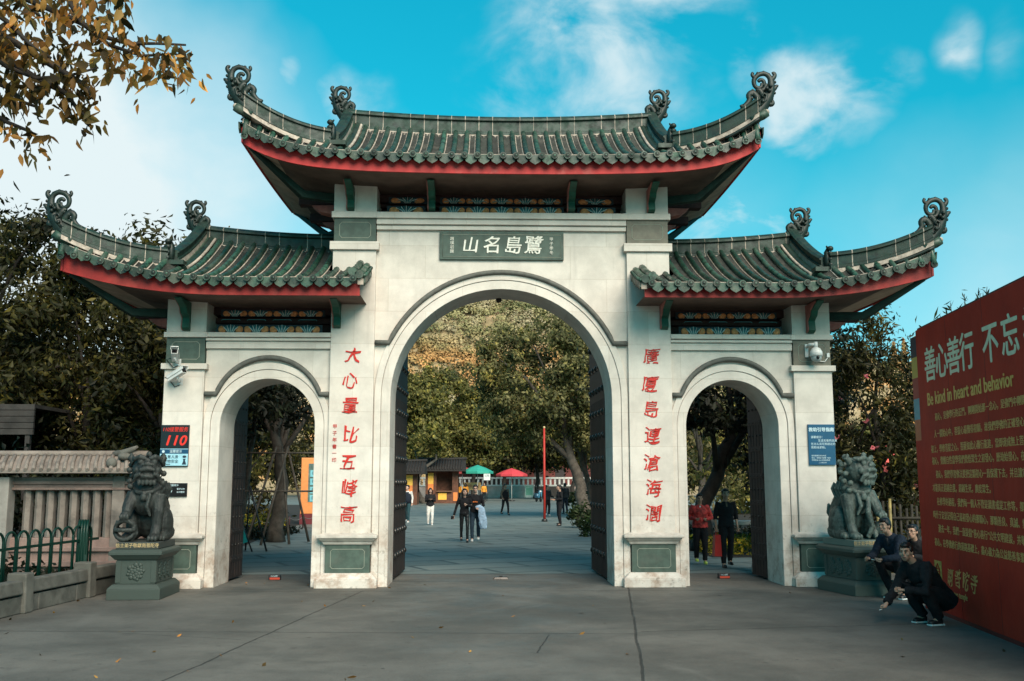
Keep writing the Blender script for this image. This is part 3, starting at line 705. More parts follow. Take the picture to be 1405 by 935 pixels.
        m = MB(); finial(m, (s * (xg + .10), YC, zs(xg, 1) + rprof - .26), s, .92); m.build('scroll_finial', SCROLL, roof)
    # fascia and soffit
    xa, xb = (-xe + .04, xe - .04) if both else sorted((s0 * (xin - .02), s0 * (xe - .04))); n = 48; X = [xa + (xb - xa) * i / n for i in range(n + 1)]
    def zf(x): return fz + flift(abs(x))
    for yy, nm in ((YF + .07, 'f'), (2 * YC - YF - .07, 'b')):
        v = []
        for x in X:
            zt = zs(x, 0) - .03; v += [(x, yy, zf(x)), (x, yy, zt), (x, yy + (.05 if nm == 'f' else -.05), zt), (x, yy + (.05 if nm == 'f' else -.05), zf(x))]
        f = [(4 * i + j, 4 * i + (j + 1) % 4, 4 * i + 4 + (j + 1) % 4, 4 * i + 4 + j) for i in range(n) for j in range(4)] + [(0, 1, 2, 3), (4 * n + 3, 4 * n + 2, 4 * n + 1, 4 * n)]
        MB().add(v, f).build('fascia', REDTRIM if both else REDDARK, roof)
    for s in sides:
        v = []; k = 20
        for i in range(k + 1):
            y = YF + .07 + (2 * DY - .14) * i / k; sag = 1 - (abs(y - YC) / DY) ** 2; z0 = zf(xe) - .04 * sag; z1 = zs(xe, 0) - .03 - .05 * sag
            v += [(s * (xe - .05), y, z0), (s * (xe - .05), y, z1), (s * (xe - .0), y, z1), (s * (xe - .0), y, z0)]
        f = [(4 * i + j, 4 * i + (j + 1) % 4, 4 * i + 4 + (j + 1) % 4, 4 * i + 4 + j) for i in range(k) for j in range(4)] + [(0, 1, 2, 3), (4 * k + 3, 4 * k + 2, 4 * k + 1, 4 * k)]
        MB().add(v, f).build('fascia', REDTRIM if both else REDDARK, roof)
    m = MB(); ny = 16; v = []
    for x in X:
        for j in range(ny + 1):
            y = YF + .12 + (2 * DY - .24) * j / ny; fr = min(1., abs(y - YC) / DY)
            z = fz + .03 + flift(abs(x)) * (.93 + .07 * fr ** 2) ; v.append((x, y, z))
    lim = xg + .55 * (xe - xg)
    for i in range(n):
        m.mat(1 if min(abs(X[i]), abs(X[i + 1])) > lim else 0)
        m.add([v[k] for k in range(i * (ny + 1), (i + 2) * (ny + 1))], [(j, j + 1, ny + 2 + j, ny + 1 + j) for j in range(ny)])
    m.build('soffit', [SOFFIT_SHADED, SOFFIT_LIT], roof)
    # corner beams under the soffit
    for s in sides:
        ox = IN1 if both else OUT1
        for flip in (False, True):
            a = (s * (ox - .2), .3, fz - .12); b_ = (s * (xe - .12), YF + .2, zf(xe) - .03)
            a2 = (s * (ox - .2), .3, fz + .02); b2 = (s * (xe - .12), YF + .2, zf(xe) + .03)
            c = (s * (ox + .55), -.25, fz - .18)
            if flip: a, b_, c = mir(a), mir(b_), mir(c)
            m = MB(); m.mat(0, False).tube([a, c, b_], [.12, .10, .05], 4, phase=math.pi / 4)
            m.mat(1).box(min(s * (ox - .02), s * (ox + .75)), max(s * (ox - .02), s * (ox + .75)), (.5 if not flip else 1.7), (.72 if not flip else 1.9), fz - .16, fz + .0)
            m.mat(2).prism([(s * (ox - .01), fz - .38), (s * (ox + .34), fz - .30), (s * (ox + .5), fz - .18), (s * (ox - .01), fz - .17)], (.46 if not flip else 1.7), (.74 if not flip else 1.92))
            m.build('corner_beam', [BEAM, TIMBER, PINK], roof, .008)
up_lift = lambda a: .12 * (a / 4.6) ** 2 + .46 * (a / 4.6) ** 7
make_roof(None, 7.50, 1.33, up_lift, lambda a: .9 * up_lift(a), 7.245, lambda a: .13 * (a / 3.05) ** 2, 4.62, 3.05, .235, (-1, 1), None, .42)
lo_lift = lambda a: .62 * (max(0, a - 4.6) / 3.05) ** 2.3
for s in (-1, 1):
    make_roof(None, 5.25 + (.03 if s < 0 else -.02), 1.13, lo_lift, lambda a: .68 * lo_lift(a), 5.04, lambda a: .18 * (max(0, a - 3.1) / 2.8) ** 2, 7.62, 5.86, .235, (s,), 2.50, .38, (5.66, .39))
# ------------------------------------------------------------------ guardian lions
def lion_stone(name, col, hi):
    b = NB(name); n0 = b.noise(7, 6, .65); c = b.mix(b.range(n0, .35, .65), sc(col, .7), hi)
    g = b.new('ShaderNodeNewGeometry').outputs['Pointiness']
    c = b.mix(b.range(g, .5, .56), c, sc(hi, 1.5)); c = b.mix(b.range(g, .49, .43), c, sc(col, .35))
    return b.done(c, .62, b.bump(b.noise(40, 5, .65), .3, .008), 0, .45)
def make_lion(label, loc, rz, mx, mat, matp, ball, head_yaw, inscription):
    t = thing('guardian_lion', label, 'stone lion', loc, rz, 'guardian lions in front of the gate'); t.scale = (.83, .74, 1.04)
    # pedestal
    m = MB(); m.frustum((-.50, .50, -.80, .80, 0), (-.50, .50, -.80, .80, .19)); m.frustum((-.50, .50, -.80, .80, .19), (-.42, .42, -.72, .72, .27))
    p = m.build('pedestal', matp, t, .012)
    m = MB(); m.box(-.37, .37, -.67, .67, .27, .69)
    for x in (-.33, .33): m.box(x - .05, x + .05, -.685, -.67, .29, .67)
    for y in (-.62, .62): m.box(mx * -.385, mx * -.37, y - .05, y + .05, .29, .67); m.box(.37, .385, y - .05, y + .05, .29, .67); m.box(-.385, -.37, y - .05, y + .05, .29, .67)
    m.build('pedestal_die', matp, p, .006)
    random.seed(5)
    for face in range(3):
        m = MB(); m.smooth = True
        for i in range(26):
            a = i * 2.4; r = .028 * math.sqrt(i + .3); k = random.uniform(.028, .045)
            if face == 0: m.ball((r * 1.1 * math.cos(a), -.672, .48 + r * math.sin(a)), (k * 1.2, .026, k), 7, 5)
            else:
                e = 1 if face == 1 else -1
                for off in (-.3, .05, .35): m.ball((e * .372, off + r * math.cos(a) * .9, .48 + r * math.sin(a)), (.022, k * 1.2, k), 6, 4)
        m.build('relief_carving', matp, p)
    m = MB(); m.frustum((-.40, .40, -.70, .70, .69), (-.48, .48, -.78, .78, .775)); m.box(-.50, .50, -.80, .80, .775, .835); m.frustum((-.50, .50, -.80, .80, .835), (-.45, .45, -.74, .74, .875))
    m.build('pedestal_cap', matp, p, .01)
    m = MB(); m.box(-.40, .40, -.66, .66, .875, 1.0); pl_ = m.build('plinth_slab', mat, p, .012)
    m = MB(); m.text(inscription, .082, FRONT(0, -.664, .937), .003, 0); m.build('lettering', GOLD, pl_)
    # the beast, one continuous carving
    m = MB(); T = Matrix.Translation((0, 0, 1.0)) @ Matrix.Scale(mx * 1.12, 4, (1, 0, 0)) @ Matrix.Scale(1.06, 4)
    def B(c, r, rot=None): m.ball(c, r, 14, 9, T, rot=rot)
    def U(pts, rs, n=10): m.tube(pts, rs, n, True, T)
    B((0, .30, .34), (.31, .34, .34)); U([(0, .34, .42), (0, .10, .60), (0, -.12, .78)], [.29, .28, .25]); B((0, -.16, .66), (.26, .20, .30))
    for e in (-1, 1):
        B((e * .25, .16, .24), (.13, .29, .25)); U([(e * .27, .32, .12), (e * .28, .05, .07), (e * .28, -.16, .06)], [.12, .09, .08]); B((e * .28, -.2, .055), (.10, .11, .06))
        for q in (-1, 0, 1): B((e * .28 + q * .055, -.29, .04), (.032, .045, .042))
    # standing foreleg
    U([(.20, -.18, .66), (.22, -.26, .42), (.21, -.28, .22), (.20, -.36, .07)], [.13, .105, .08, .085]); B((.20, -.42, .055), (.10, .11, .06))
    for q in (-1, 0, 1): B((.20 + q * .055, -.51, .042), (.032, .045, .042))
    # foreleg raised on a pierced ball (or the cub)
    U([(-.20, -.18, .66), (-.25, -.34, .50), (-.24, -.46, .40)], [.13, .10, .08]); B((-.24, -.52, .385), (.09, .10, .06))
    for q in (-1, 0, 1): B((-.24 + q * .05, -.60, .36), (.03, .042, .045))
    if ball:
        for a in range(3):
            U([(-.24 + .16 * math.cos(th), -.50 + .16 * math.sin(th) * math.cos(a * 1.05), .17 + .16 * math.sin(th) * math.sin(a * 1.05)) for th in [2 * math.pi * i / 16 for i in range(17)]], .035, 6)
        U([(-.38, -.40, .30), (-.42, -.42, .12), (-.30, -.50, .02)], [.04, .035, .03]); U([(-.14, -.5, .02), (-.05, -.5, .12), (-.10, -.42, .24)], [.04, .03, .03])
    else:
        B((-.24, -.48, .15), (.10, .14, .13)); B((-.28, -.58, .27), (.09, .09, .085)); U([(-.2, -.45, .2), (-.12, -.5, .12), (-.12, -.58, .03)], [.05, .045, .04]); U([(-.34, -.42, .16), (-.38, -.5, .08), (-.38, -.58, .03)], [.05, .045, .04])
        U([(-.10, -.36, .62), (-.02, -.50, .40), (-.08, -.52, .2), (-.0, -.48, .03)], [.045, .05, .045, .04])
    # tail
    U([(0, .58, .14), (.02, .68, .34), (0, .66, .56), (-.04, .58, .66)], [.08, .12, .10, .04]); U([(.06, .62, .2), (.14, .70, .40), (.18, .66, .52)], [.06, .07, .025]); U([(-.06, .62, .2), (-.14, .70, .42), (-.16, .64, .54)], [.06, .07, .025])
    # head
    Rm = Matrix.Rotation(head_yaw, 4, 'Z') @ Matrix.Rotation(R(-12), 4, 'X'); Hc = Vector((0, -.24, 1.04)); TH = T @ Matrix.Translation(Hc) @ Rm
    def HB(c, r): m.ball(c, r, 14, 9, TH)
    def HU(p, r): m.tube(p, r, 10, True, TH)
    HB((0, 0, 0), (.24, .24, .215)); HB((0, -.17, -.035), (.17, .13, .10)); HB((0, -.155, -.15), (.15, .13, .05)); HU([(-.12, -.27, -.06), (0, -.30, -.045), (.12, -.27, -.06)], [.03, .035, .03])
    HB((0, -.29, .025), (.065, .05, .045)); HU([(0, -.24, .03), (0, -.2, .11)], [.05, .05])
    for e in (-1, 1):
        HB((e * .105, -.205, .075), (.055, .05, .05)); HU([(e * .03, -.235, .12), (e * .11, -.24, .15), (e * .20, -.17, .13), (e * .235, -.10, .17)], [.032, .042, .036, .02])
        HB((e * .15, -.16, -.04), (.07, .07, .06)); HU([(e * .20, .0, .12), (e * .27, .02, .2), (e * .25, -.02, .25)], [.07, .055, .02])
        HU([(e * .10, -.26, -.11), (e * .17, -.21, -.13), (e * .2, -.13, -.2)], [.025, .035, .03]); HB((e * .06, -.30, .015), (.03, .025, .022))
    for i in range(46):   # curls of the mane
        a = i * 2.39996; z = .22 - .012 * i; r = math.sqrt(max(.01, .085 - (z * .55) ** 2)) * .95
        x, y = r * math.cos(a), r * math.sin(a) * .95 + .06
        if y < .03 and z < .17: continue
        HB((x, y, z), (.05, .05, .046))
    for e in (-1, 1):
        for i in range(4): U([(e * (.15 + .03 * i), -.10 + .09 * i, .92 - .03 * i), (e * (.24 + .015 * i), -.10 + .10 * i, .76), (e * (.20 + .02 * i), -.14 + .10 * i, .62)], [.06, .055, .03])
    for i in range(5): HB(((i - 2) * .06, -.2 + abs(i - 2) * .02, -.215), (.035, .04, .06))
    U([(-.24, -.16, .80), (-.12, -.34, .72), (0, -.38, .70), (.12, -.34, .72), (.24, -.16, .80)], .034, 8); B((0, -.40, .64), (.055, .05, .06))
    U([(.1, -.36, .68), (.06, -.40, .5), (.12, -.36, .36)], [.03, .04, .02])
    o = m.fused(.013, 2, .004, 26).build('lion_body', mat, t); p.scale.z = .86; o.location.z = -.14
    return t
GOLD = M('gold_leaf', (.55, .40, .20), .5, .2, 30, 0)
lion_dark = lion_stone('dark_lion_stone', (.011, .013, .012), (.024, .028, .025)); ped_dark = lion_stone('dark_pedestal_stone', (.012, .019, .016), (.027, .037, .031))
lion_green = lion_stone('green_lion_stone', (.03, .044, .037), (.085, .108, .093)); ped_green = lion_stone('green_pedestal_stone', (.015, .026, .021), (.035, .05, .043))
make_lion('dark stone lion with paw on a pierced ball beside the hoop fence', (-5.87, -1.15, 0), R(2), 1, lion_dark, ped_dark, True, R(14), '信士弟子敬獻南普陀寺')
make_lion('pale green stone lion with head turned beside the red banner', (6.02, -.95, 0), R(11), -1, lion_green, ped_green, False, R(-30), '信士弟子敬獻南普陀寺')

# ------------------------------------------------------------------ things fixed to the gate
WHITEPL = flat('white_plastic', (.62, .62, .60), .35); BLACKPL = flat('black_plastic', (.012, .012, .013), .3); GLASSBLK = flat('lens_black', (.004, .004, .005), .08)
def bullet(label, loc, yaw, pitch, L=.30):
    t = thing('security_camera', label, 'camera', loc, 0, 'box cameras on the left pier')
    T = Matrix.Translation((0, -.22, 0)) @ Matrix.Rotation(yaw, 4, 'Z') @ Matrix.Rotation(pitch, 4, 'X')
    m = MB(); m.box(-.055, .055, -L / 2, L / 2, -.05, .045, T); m.box(-.068, .068, -L / 2 - .07, L / 2, .046, .062, T); m.box(-.068, -.06, -L / 2 - .05, L / 2, .0, .045, T); m.box(.06, .068, -L / 2 - .05, L / 2, .0, .045, T)
    m.build('housing', WHITEPL, t, .006)
    m = MB(); m.box(-.046, .046, -L / 2 - .006, -L / 2, -.042, .038, T); m.tube([T @ Vector((0, -L / 2 - .012, 0)), T @ Vector((0, -L / 2 - .004, 0))], .03, 12); m.build('lens', GLASSBLK, t)
    m = MB(); m.tube([(0, 0, -.10), (0, -.10, -.11), tuple(T @ Vector((0, 0, -.05)))], .022, 8); m.box(-.05, .05, -.014, 0, -.16, -.04); m.build('arm', WHITEPL, t)
    m = MB(); m.tube([tuple(T @ Vector((0, L / 2, 0))), tuple(T @ Vector((-.1, L / 2 + .0, .02))), (-.20, -.05, -.06), (-.08, -.03, -.2), (0, -.01, -.16)], .009, 6); m.build('cable', BLACKPL, t)
bullet('small white box camera on the lower pier cap, aimed downward', (-5.83, -.055, 4.08), R(12), R(-28), .26)
bullet('longer white box camera slung sideways below the pier cap', (-5.80, 0, 3.74), R(62), R(-24), .36)
t = thing('dome_camera', 'white dome camera hanging from a wall arm on the right pier', 'camera', (5.80, .0, 4.14))
m = MB(); m.box(-.20, -.14, -.02, .012, -.02, .22); m.tube([(-.17, -.02, .16), (-.16, -.16, .20), (-.06, -.2, .20)], .026, 8); m.tube([(-.06, -.2, .24), (-.06, -.2, .13)], .036, 10); m.build('arm', WHITEPL, t)
m = MB(); m.lathe([(.04, .14), (.075, .12), (.11, .06), (.118, -.02), (.10, -.025)], 20, FX(-.06, -.2, 0)); m.build('housing', WHITEPL, t)
m = MB(); m.ball((-.06, -.2, -.04), .098, 18, 12); m.mat(1).ball((-.06, -.285, -.055), .034, 10, 8); m.build('lens_dome', [M('grey_dome', (.34, .37, .36), .2, .1, 5, 0), GLASSBLK], t)
m = MB(); m.tube([(.0, -.02, -.09), (.16, -.01, -.1), (.22, -.01, -.02)], .010, 6); m.box(.2, .25, -.03, .0, -.02, .06); m.build('cable_box', WHITEPL, t)
# signs
def board(name, label, x0, x1, z0, z1, y, d, mat, fill):
    t = thing(name, label, 'sign', ((x0 + x1) / 2, y, z0)); w, h = (x1 - x0) / 2, z1 - z0
    MB().box(-w, w, -d, 0, 0, h).build('panel', mat, t, .004); fill(t, w, h, -d - .002); return t
SIGNDARK = flat('sign_black', (.010, .014, .017), .3); SIGNBLUE = flat('sign_blue', (.008, .075, .155), .35); SKYBLUE = flat('sign_light_blue', (.33, .58, .68), .4); NAVY = flat('sign_navy', (.01, .06, .13), .4)
REDLED = flat('sign_red', (.75, .035, .02), .4); PALEINK = flat('pale_ink', (.55, .70, .75), .5); DARKINK = flat('dark_ink', (.015, .03, .05), .5)
def fill110(t, w, h, y):
    m = MB(); m.text('110接警服务', .092, FRONT(0, y, h - .085), .002, 0, .2, sx=.9); m.text('110', .25, FRONT(-.0, y, h - .285), .003, 0, .25, sx=1.05, bold=.006); m.build('lettering', REDLED, t)
    m = MB(); m.box(-w + .004, w - .004, y, y + .004, .225, .30); m.mat(1).box(-w + .004, w - .004, y - .001, y + .004, .012, .222); m.mat(1).box(-w + .004, w - .004, y - .001, y + .004, .302, .312); m.build('blue_strip', [NAVY, SKYBLUE], t)
    m = MB(); m.text('温馨提示', .055, FRONT(.03, y - .002, .262), .002); m.tube([(-.19, y - .003, .262), (-.19, y, .262)], .024, 12); m.build('lettering', PALEINK, t)
    m = MB(); m.text('注意人身', .066, FRONT(-.05, y - .003, .165), .002); m.text('财物安全', .066, FRONT(-.05, y - .003, .085), .002); m.box(-.24, -.06, y - .003, y, .03, .042)
    m.ball((.185, y, .17), (.04, .004, .025), 10, 4); m.prism([(.145, .03), (.225, .03), (.20, .10), (.21, .135), (.16, .135), (.17, .10)], y - .003, y); m.build('lettering', DARKINK, t)
board('police_sign', 'dark sign with red 110 above a light blue notice', -6.085, -5.585, 2.12, 2.855, -.004, .035, SIGNDARK, fill110)
def fillblk(t, w, h, y):
    m = MB(); m.text('温馨提示', .04, FRONT(.0, y, h - .04), .001); m.ball((-.16, y, .10), (.028, .003, .04), 10, 4); m.tube([(-.06, y - .002, .10), (-.06, y, .10)], .032, 12); m.text('爱护公物', .035, FRONT(.12, y, .13), .001); m.text('请勿攀爬', .035, FRONT(.12, y, .075), .001); m.build('lettering', PALEINK, t)
board('black_plate', 'small black plate with pale icons below the 110 sign', -6.04, -5.58, 1.59, 1.825, -.004, .03, BLACKPL, fillblk)
def fillblue(t, w, h, y):
    m = MB(); m.text('救助引导指南', .078, FRONT(0, y, h - .10), .002, bold=.002)
    for i, (s_, x) in enumerate((('温馨提示：', -.20), ('生活无着的流浪', -.07), ('乞讨人员可到就近的', -.20), ('救助站求助。', -.20))): m.text(s_, .05, FRONT(x, y, h - .235 - i * .062), .001, align='LEFT')
    for i, s_ in enumerate(('救助管理站地址电话', '地址：思明区文屏路  电话：', '市救助站 24小时救助热线')): m.text(s_, .03, FRONT(-.20, y, .165 - i * .04), .001, align='LEFT')
    m.text('二十四小时', .03, FRONT(0, y, .04), .001); m.build('lettering', PALEINK, t)
board('blue_sign', 'dark blue notice with white writing beside the green lion', 5.585, 6.075, 2.15, 2.885, -.004, .03, SIGNBLUE, fillblue)
# floor markers
def marker(label, px, py):
    g = ground(px, py); t = thing('floor_marker', label, 'floor box', (g.x, g.y, 0), 0, 'small floor boxes in the side arches')
    MB().box(-.11, .11, -.06, .06, 0, .10).build('body', flat('marker_black', (.02, .02, .022)), t, .01)
    MB().box(-.085, .105, -.064, -.06, .012, .05).build('front_label', flat('marker_red', (.42, .05, .025)), t); m = MB(); m.text('小心台阶', .034, FRONT(0, -.064, .075), .001); m.build('lettering', PALEINK, t)
marker('small black and red floor box in the left side arch', 377, 796); marker('small black and red floor box in the right side arch', 993, 794)
t = thing('door_stop', 'low black iron door stop in the middle of the main arch', 'door stop', (.02, 1.44, 0)); MB().frustum((-.15, .15, -.07, .07, 0), (-.12, .12, -.05, .05, .045)).build('plate', IRON, t, .006); MB().box(-.03, .03, -.03, .03, .045, .07).build('catch', BLACKPL, t, .004)

# ------------------------------------------------------------------ red banner wall
bA = Vector((6.30, -2.57)); bB = Vector((5.78, -6.58)); bd = (bB - bA).normalized(); bang = math.atan2(bd.y, bd.x)
t = thing('red_banner', 'tall dark red banner wall with gold writing beside the squatting men', 'banner', (bA.x, bA.y, 0), bang)   # local x runs along the wall, -y faces the gateway side
BANRED = M('banner_red', (.46, .028, .014), .62, .14, 1.2, .35, 1.6, .05, spec=.12, grime=(.34, .018, .011), gs=.9, gfac=.6); m = MB(); m.box(.72, 7.6, 0, .22, 0, 4.12); m.build('board', BANRED, t, .01)
m = MB()
for i, k in enumerate(range(5)): m.mat(i).box(.44, .715, .004, .21, 4.04 - .315 * (i + 1), 4.04 - .315 * i)
m.mat(5).box(.44, .715, .004, .21, 0, 4.04 - .315 * 5); m.build('colour_strip', [flat('strip_navy', (.012, .015, .03)), flat('strip_yellow', (.60, .36, .07)), flat('strip_red', (.38, .03, .02)), flat('strip_blue', (.13, .30, .36)), flat('strip_orange', (.55, .13, .05)), BANRED], t)
m = MB()
for q in (2.05, 3.4, 4.75, 6.1): m.box(q - .004, q + .004, -.0015, .002, .01, 4.11)
m.box(.722, 7.6, -.006, .0, .0, .05); m.build('seam', flat('banner_seam', (.12, .008, .007)), t)
MB().box(.72, 7.6, .03, .18, 4.121, 4.15).build('top_rail', flat('banner_rail', (.05, .012, .01)), t)
GOLDINK = flat('banner_gold', (.80, .40, .09), .5); PALEGOLD = flat('banner_pale_gold', (.75, .66, .46), .5); TANINK = flat('banner_tan', (.80, .40, .12), .5)
def W(s_, z): return FRONT(s_, -.003, z)
for ch, s_ in zip('善心善行不忘初心', (1.33, 1.83, 2.32, 2.82, 3.62, 4.22, 4.85, 5.45)): MB().text(ch, .53, W(s_, 3.50), .003, bold=.008).build('lettering', PALEGOLD, t)
m = MB(); m.text('Be kind in heart and behavior', .262, W(1.11, 3.03), .003, align='LEFT', bold=.005); m.build('lettering', GOLDINK, t)
LINES = [(1.41, 2.76, '初心，是佛學行的正門，剛剛開始那一念心，是佛門中剛開始發起的那一念'), (1.33, 2.52, '人一開始心中，菩提心最難得初願，故我們學佛的正確發心是發菩提心，成就'), (1.16, 2.31, '初上，學修菩提之心，菩薩如此心難行能進，當即速成無上菩提，我們應當'),
         (1.17, 2.14, '初心，覺醒自性當學我們覺悟眾生之初發心，歷劫始發心，在佛門中，都'), (1.30, 1.95, '初心，我們學習佛法要把這顆初心一直保護下去，并且讓它增長成就'), (1.12, 1.76, '才能真正超越自我，超越生死，廣度眾生。'),
         (1.28, 1.57, '在修學的過程，我們每一個人不管是讀書或是工作等，都有一個初'), (1.08, 1.38, '時什于定是記得自己最初發心的那顆心，那顆善良、真誠、無我的心'), (1.27, 1.19, '過去一年，我們一直提倡“善心善行”公共文明建設，并舉辦許多'), (1.07, .995, '初心，在學佛修行的道路基礎上，盡心盡力為公益慈善事業，為社會和諧')]
for s_, z, b_ in LINES: MB().text(b_, .120, W(s_, z), .002, align='LEFT').build('lettering', TANINK, t)
m = MB(); m.box(1.0, 1.30, -.004, 0, .38, .74); m.build('seal_logo', M('seal_gold', (.50, .30, .06), .5, .45, 25, 0), t)
m = MB(); m.mat(0); m.tube([(1.07, -.006, .43), (1.07, -.006, .62), (1.15, -.006, .70), (1.23, -.006, .62), (1.23, -.006, .43)], .010, 4)
for q in range(5): m.box(1.09, 1.21, -.006, -.002, .46 + q * .04, .475 + q * .04)
m.build('seal_pattern', BANRED, t)
m = MB(); random.seed(3)
for i, ch in enumerate('南普陀寺'): m.text(ch, .27, W(1.62 + i * .30, .55), .002, 0, .25, wob=.045)
m.build('lettering', TANINK, t); MB().text('nanputuo temple', .115, W(1.48, .345), .002, align='LEFT').build('lettering', TANINK, t)

# ------------------------------------------------------------------ left boundary wall, kerb, hoop fence
OLDSTONE = M('weathered_stone', (.21, .175, .15), .85, .2, 4, .3, 60, grime=(.05, .045, .04), gs=2.2, gfac=.7)
REDSTONE = M('pinkish_stone', (.24, .16, .135), .85, .2, 4, .25, 60, grime=(.08, .06, .05), gs=2.2, gfac=.6)
KERB = M('kerb_granite', (.115, .11, .095), .85, .3, 5, .35, 90, grime=(.03, .035, .028), gs=2.5, gfac=.7)
t = thing('baluster_wall', 'weathered stone wall with upright balusters under a ribbed tile coping', 'wall', (-8.0, .3, 0)); X0, X1 = -4.5, 1.55
m = MB(); m.box(X0, X1, -.06, .34, 0, .86); m.box(X0, X1, -.12, .40, .62, .70); m.box(X0, X1, -.16, .44, .36, .46); b0 = m.build('base_wall', REDSTONE, t, .012)
m = MB(); m.box(X0, X1, -.05, .33, 1.72, 1.93); m.box(X0, X1, -.09, .37, 1.80, 1.87); m.box(X0, X1, -.12, .40, 1.70, 1.745); m.build('top_rail', REDSTONE, t, .012)
for i in range(17):
    x = .92 - i * .205
    if -.86 < x + 0. < -.6: continue
    MB().prism([(x - .065, .0), (x, -.055), (x + .065, .0), (x + .065, .14), (x - .065, .14)], .86, 1.72, 'z').build('baluster', OLDSTONE, t, .006)
m = MB(); m.box(1.02, 1.24, -.10, .38, .0, 1.95); m.build('end_post', OLDSTONE, t, .015)
m = MB(); m.prism([(-.40, 2.0), (-.40, 2.05), (.14, 2.33), (.68, 2.05), (.68, 2.0)], X0, X1, 'x'); m.smooth = True
x = X0 + .06
while x < X1: m.tube([(x, -.42, 2.06), (x - .10, -.15, 2.20), (x - .17, .12, 2.34)], .034, 7); x += .135
m.tube([(X0, .14, 2.35), (X1, .14, 2.35)], .06, 8); cp = m.build('tile_coping', OLDSTONE, t)
m = MB(); m.smooth = True; m.tube([(.9, .14, 2.34), (1.12, .12, 2.37), (1.28, .08, 2.43), (1.38, .04, 2.48)], [.06, .065, .05, .025], 8); m.ball((1.22, -.14, 2.30), (.12, .09, .07), 10, 6); m.ball((1.05, -.28, 2.18), (.10, .09, .10), 10, 6); m.build('coping_end', KERB, cp)
t = thing('carved_post', 'pale square stone post with faint red carved characters beside the wall', 'post', (-8.93, .05, 0))
MB().box(-.3, .19, 0, .28, 0, 1.93).build('shaft', M('pale_post_stone', (.29, .26, .23), .85, .15, 4, .25, 70, grime=(.15, .13, .11), gs=3), t, .015); m = MB()
for i, ch in enumerate('佛光普照'): m.text(ch, .15, FRONT(-.02, -.003, 1.32 - i * .16), .002)
m.build('lettering', M('faded_red_paint', (.36, .09, .05), .7, .3, 30, 0), t)
# kerb
kA, kB = Vector((-6.98, -4.9)), Vector((-6.56, -.15)); kd = (kB - kA).normalized(); kl = (kB - kA).length; krz = math.atan2(kd.y, kd.x)
t = thing('stone_kerb', 'low two-course granite kerb running along the left beds', 'kerb', (kA.x, kA.y, 0), krz)
random.seed(8); m = MB(); s_ = -4.0
while s_ < kl:
    l = random.uniform(1.0, 1.5); e = min(kl, s_ + l); m.box(s_ + .008, e - .008, .03, .26, 0, .24); s_ = e
m.build('lower_course', KERB, t, .015)
s_ = -4.0; n = 0; m = MB()
while s_ < kl:
    e = min(kl, s_ + 1.9); m.frustum((s_ + .12, e - .12, -.0, .24, .27), (s_ + .12, e - .12, .02, .22, .46)); s_ = e
m.build('rail_course', KERB, t, .02)
for q in (-.2, 1.7, 3.6): MB().frustum((q - .11, q + .11, -.03, .28, 0), (q - .11, q + .11, -.02, .27, .56)).build('kerb_post', KERB, t, .02)
MB().add([(-30, -5, .012), (-7.0, -5, .012), (-6.6, 0.2, .012), (-30, 0.2, .012)], [(0, 1, 2, 3)]).build('bed_soil', M('dark_soil', (.022, .018, .014), .95, .4, 8, .5, 40))['kind'] = 'structure'
HOOP = flat('green_paint', (.0015, .026, .017), .45)
t = thing('hoop_fence', 'green metal hoop fence standing in the bed behind the kerb', 'fence', (kA.x, kA.y, 0), krz)
for i in range(22):
    a = -2.4 + i * .33; w = .145 if i % 9 else .2; zt = 1.12
    if a + 2 * w > 4.75: break
    pts = [(a - w, .42, .05), (a - w, .42, zt - w)] + [(a - w * math.cos(q), .42, zt - w + w * math.sin(q)) for q in [math.pi * j / 8 for j in range(1, 8)]] + [(a + w, .42, zt - w), (a + w, .42, .05)]
    MB().tube(pts, .020, 6).build('hoop', HOOP, t)
MB().box(-2.6, 4.6, .405, .435, .86, .90).build('rail', HOOP, t)
t = thing('folded_fence', 'stacked dark green fence sections leaning upright beside the dark lion', 'fence', (at(112, 750, -.75).x - .05, -.75, 0), R(18))
for k in range(4):
    x = k * .042; pts = [(x, -.2 + .01 * k, .02), (x, -.2, 1.0)] + [(x, -.2 * math.cos(q), 1.0 + .2 * math.sin(q)) for q in [math.pi * j / 8 for j in range(1, 8)]] + [(x, .2, 1.0), (x, .2, .02)]
    m = MB(); m.tube(pts, .024, 6); m.box(x - .015, x + .015, -.2, .2, .85, .92); m.box(x - .02, x + .02, -.21, -.19, .1, 1.02); m.build('hoop_section', HOOP, t)
# timber shelter behind the wall
DARKPLANK = M('dark_planks', (.035, .031, .028), .8, .35, 3, .35, 30)
t = thing('timber_shelter', 'dark plank shelter roof on a thin post behind the baluster wall', 'shelter', (-11.2, 4, 0))
m = MB()
for q in range(5): m.box(-1.3, 1.05, -.03 + q * .004, .05, 2.86 + q * .135, 2.985 + q * .135)
m.build('plank_front', DARKPLANK, t, .006); MB().box(-1.3, 1.02, .051, 2.2, 3.45, 3.53).build('roof', DARKPLANK, t); MB().box(.88, .98, .0, .1, 0, 2.86).build('post', DARKPLANK, t); MB().box(-1.2, -1.1, .0, .1, 0, 2.86).build('post', DARKPLANK, t)
t = thing('low_building', 'dim low building with dark windows behind the left trees', 'building', (-18.0, 19, 0)); MB().box(-5, 5.4, 0, 4, 0, 3.3).build('wall', M('dim_wall', (.07, .06, .055), .8, .2), t); MB().box(-5.3, 5.7, -.4, 4.3, 3.3, 3.5).build('roof', DARKPLANK, t)
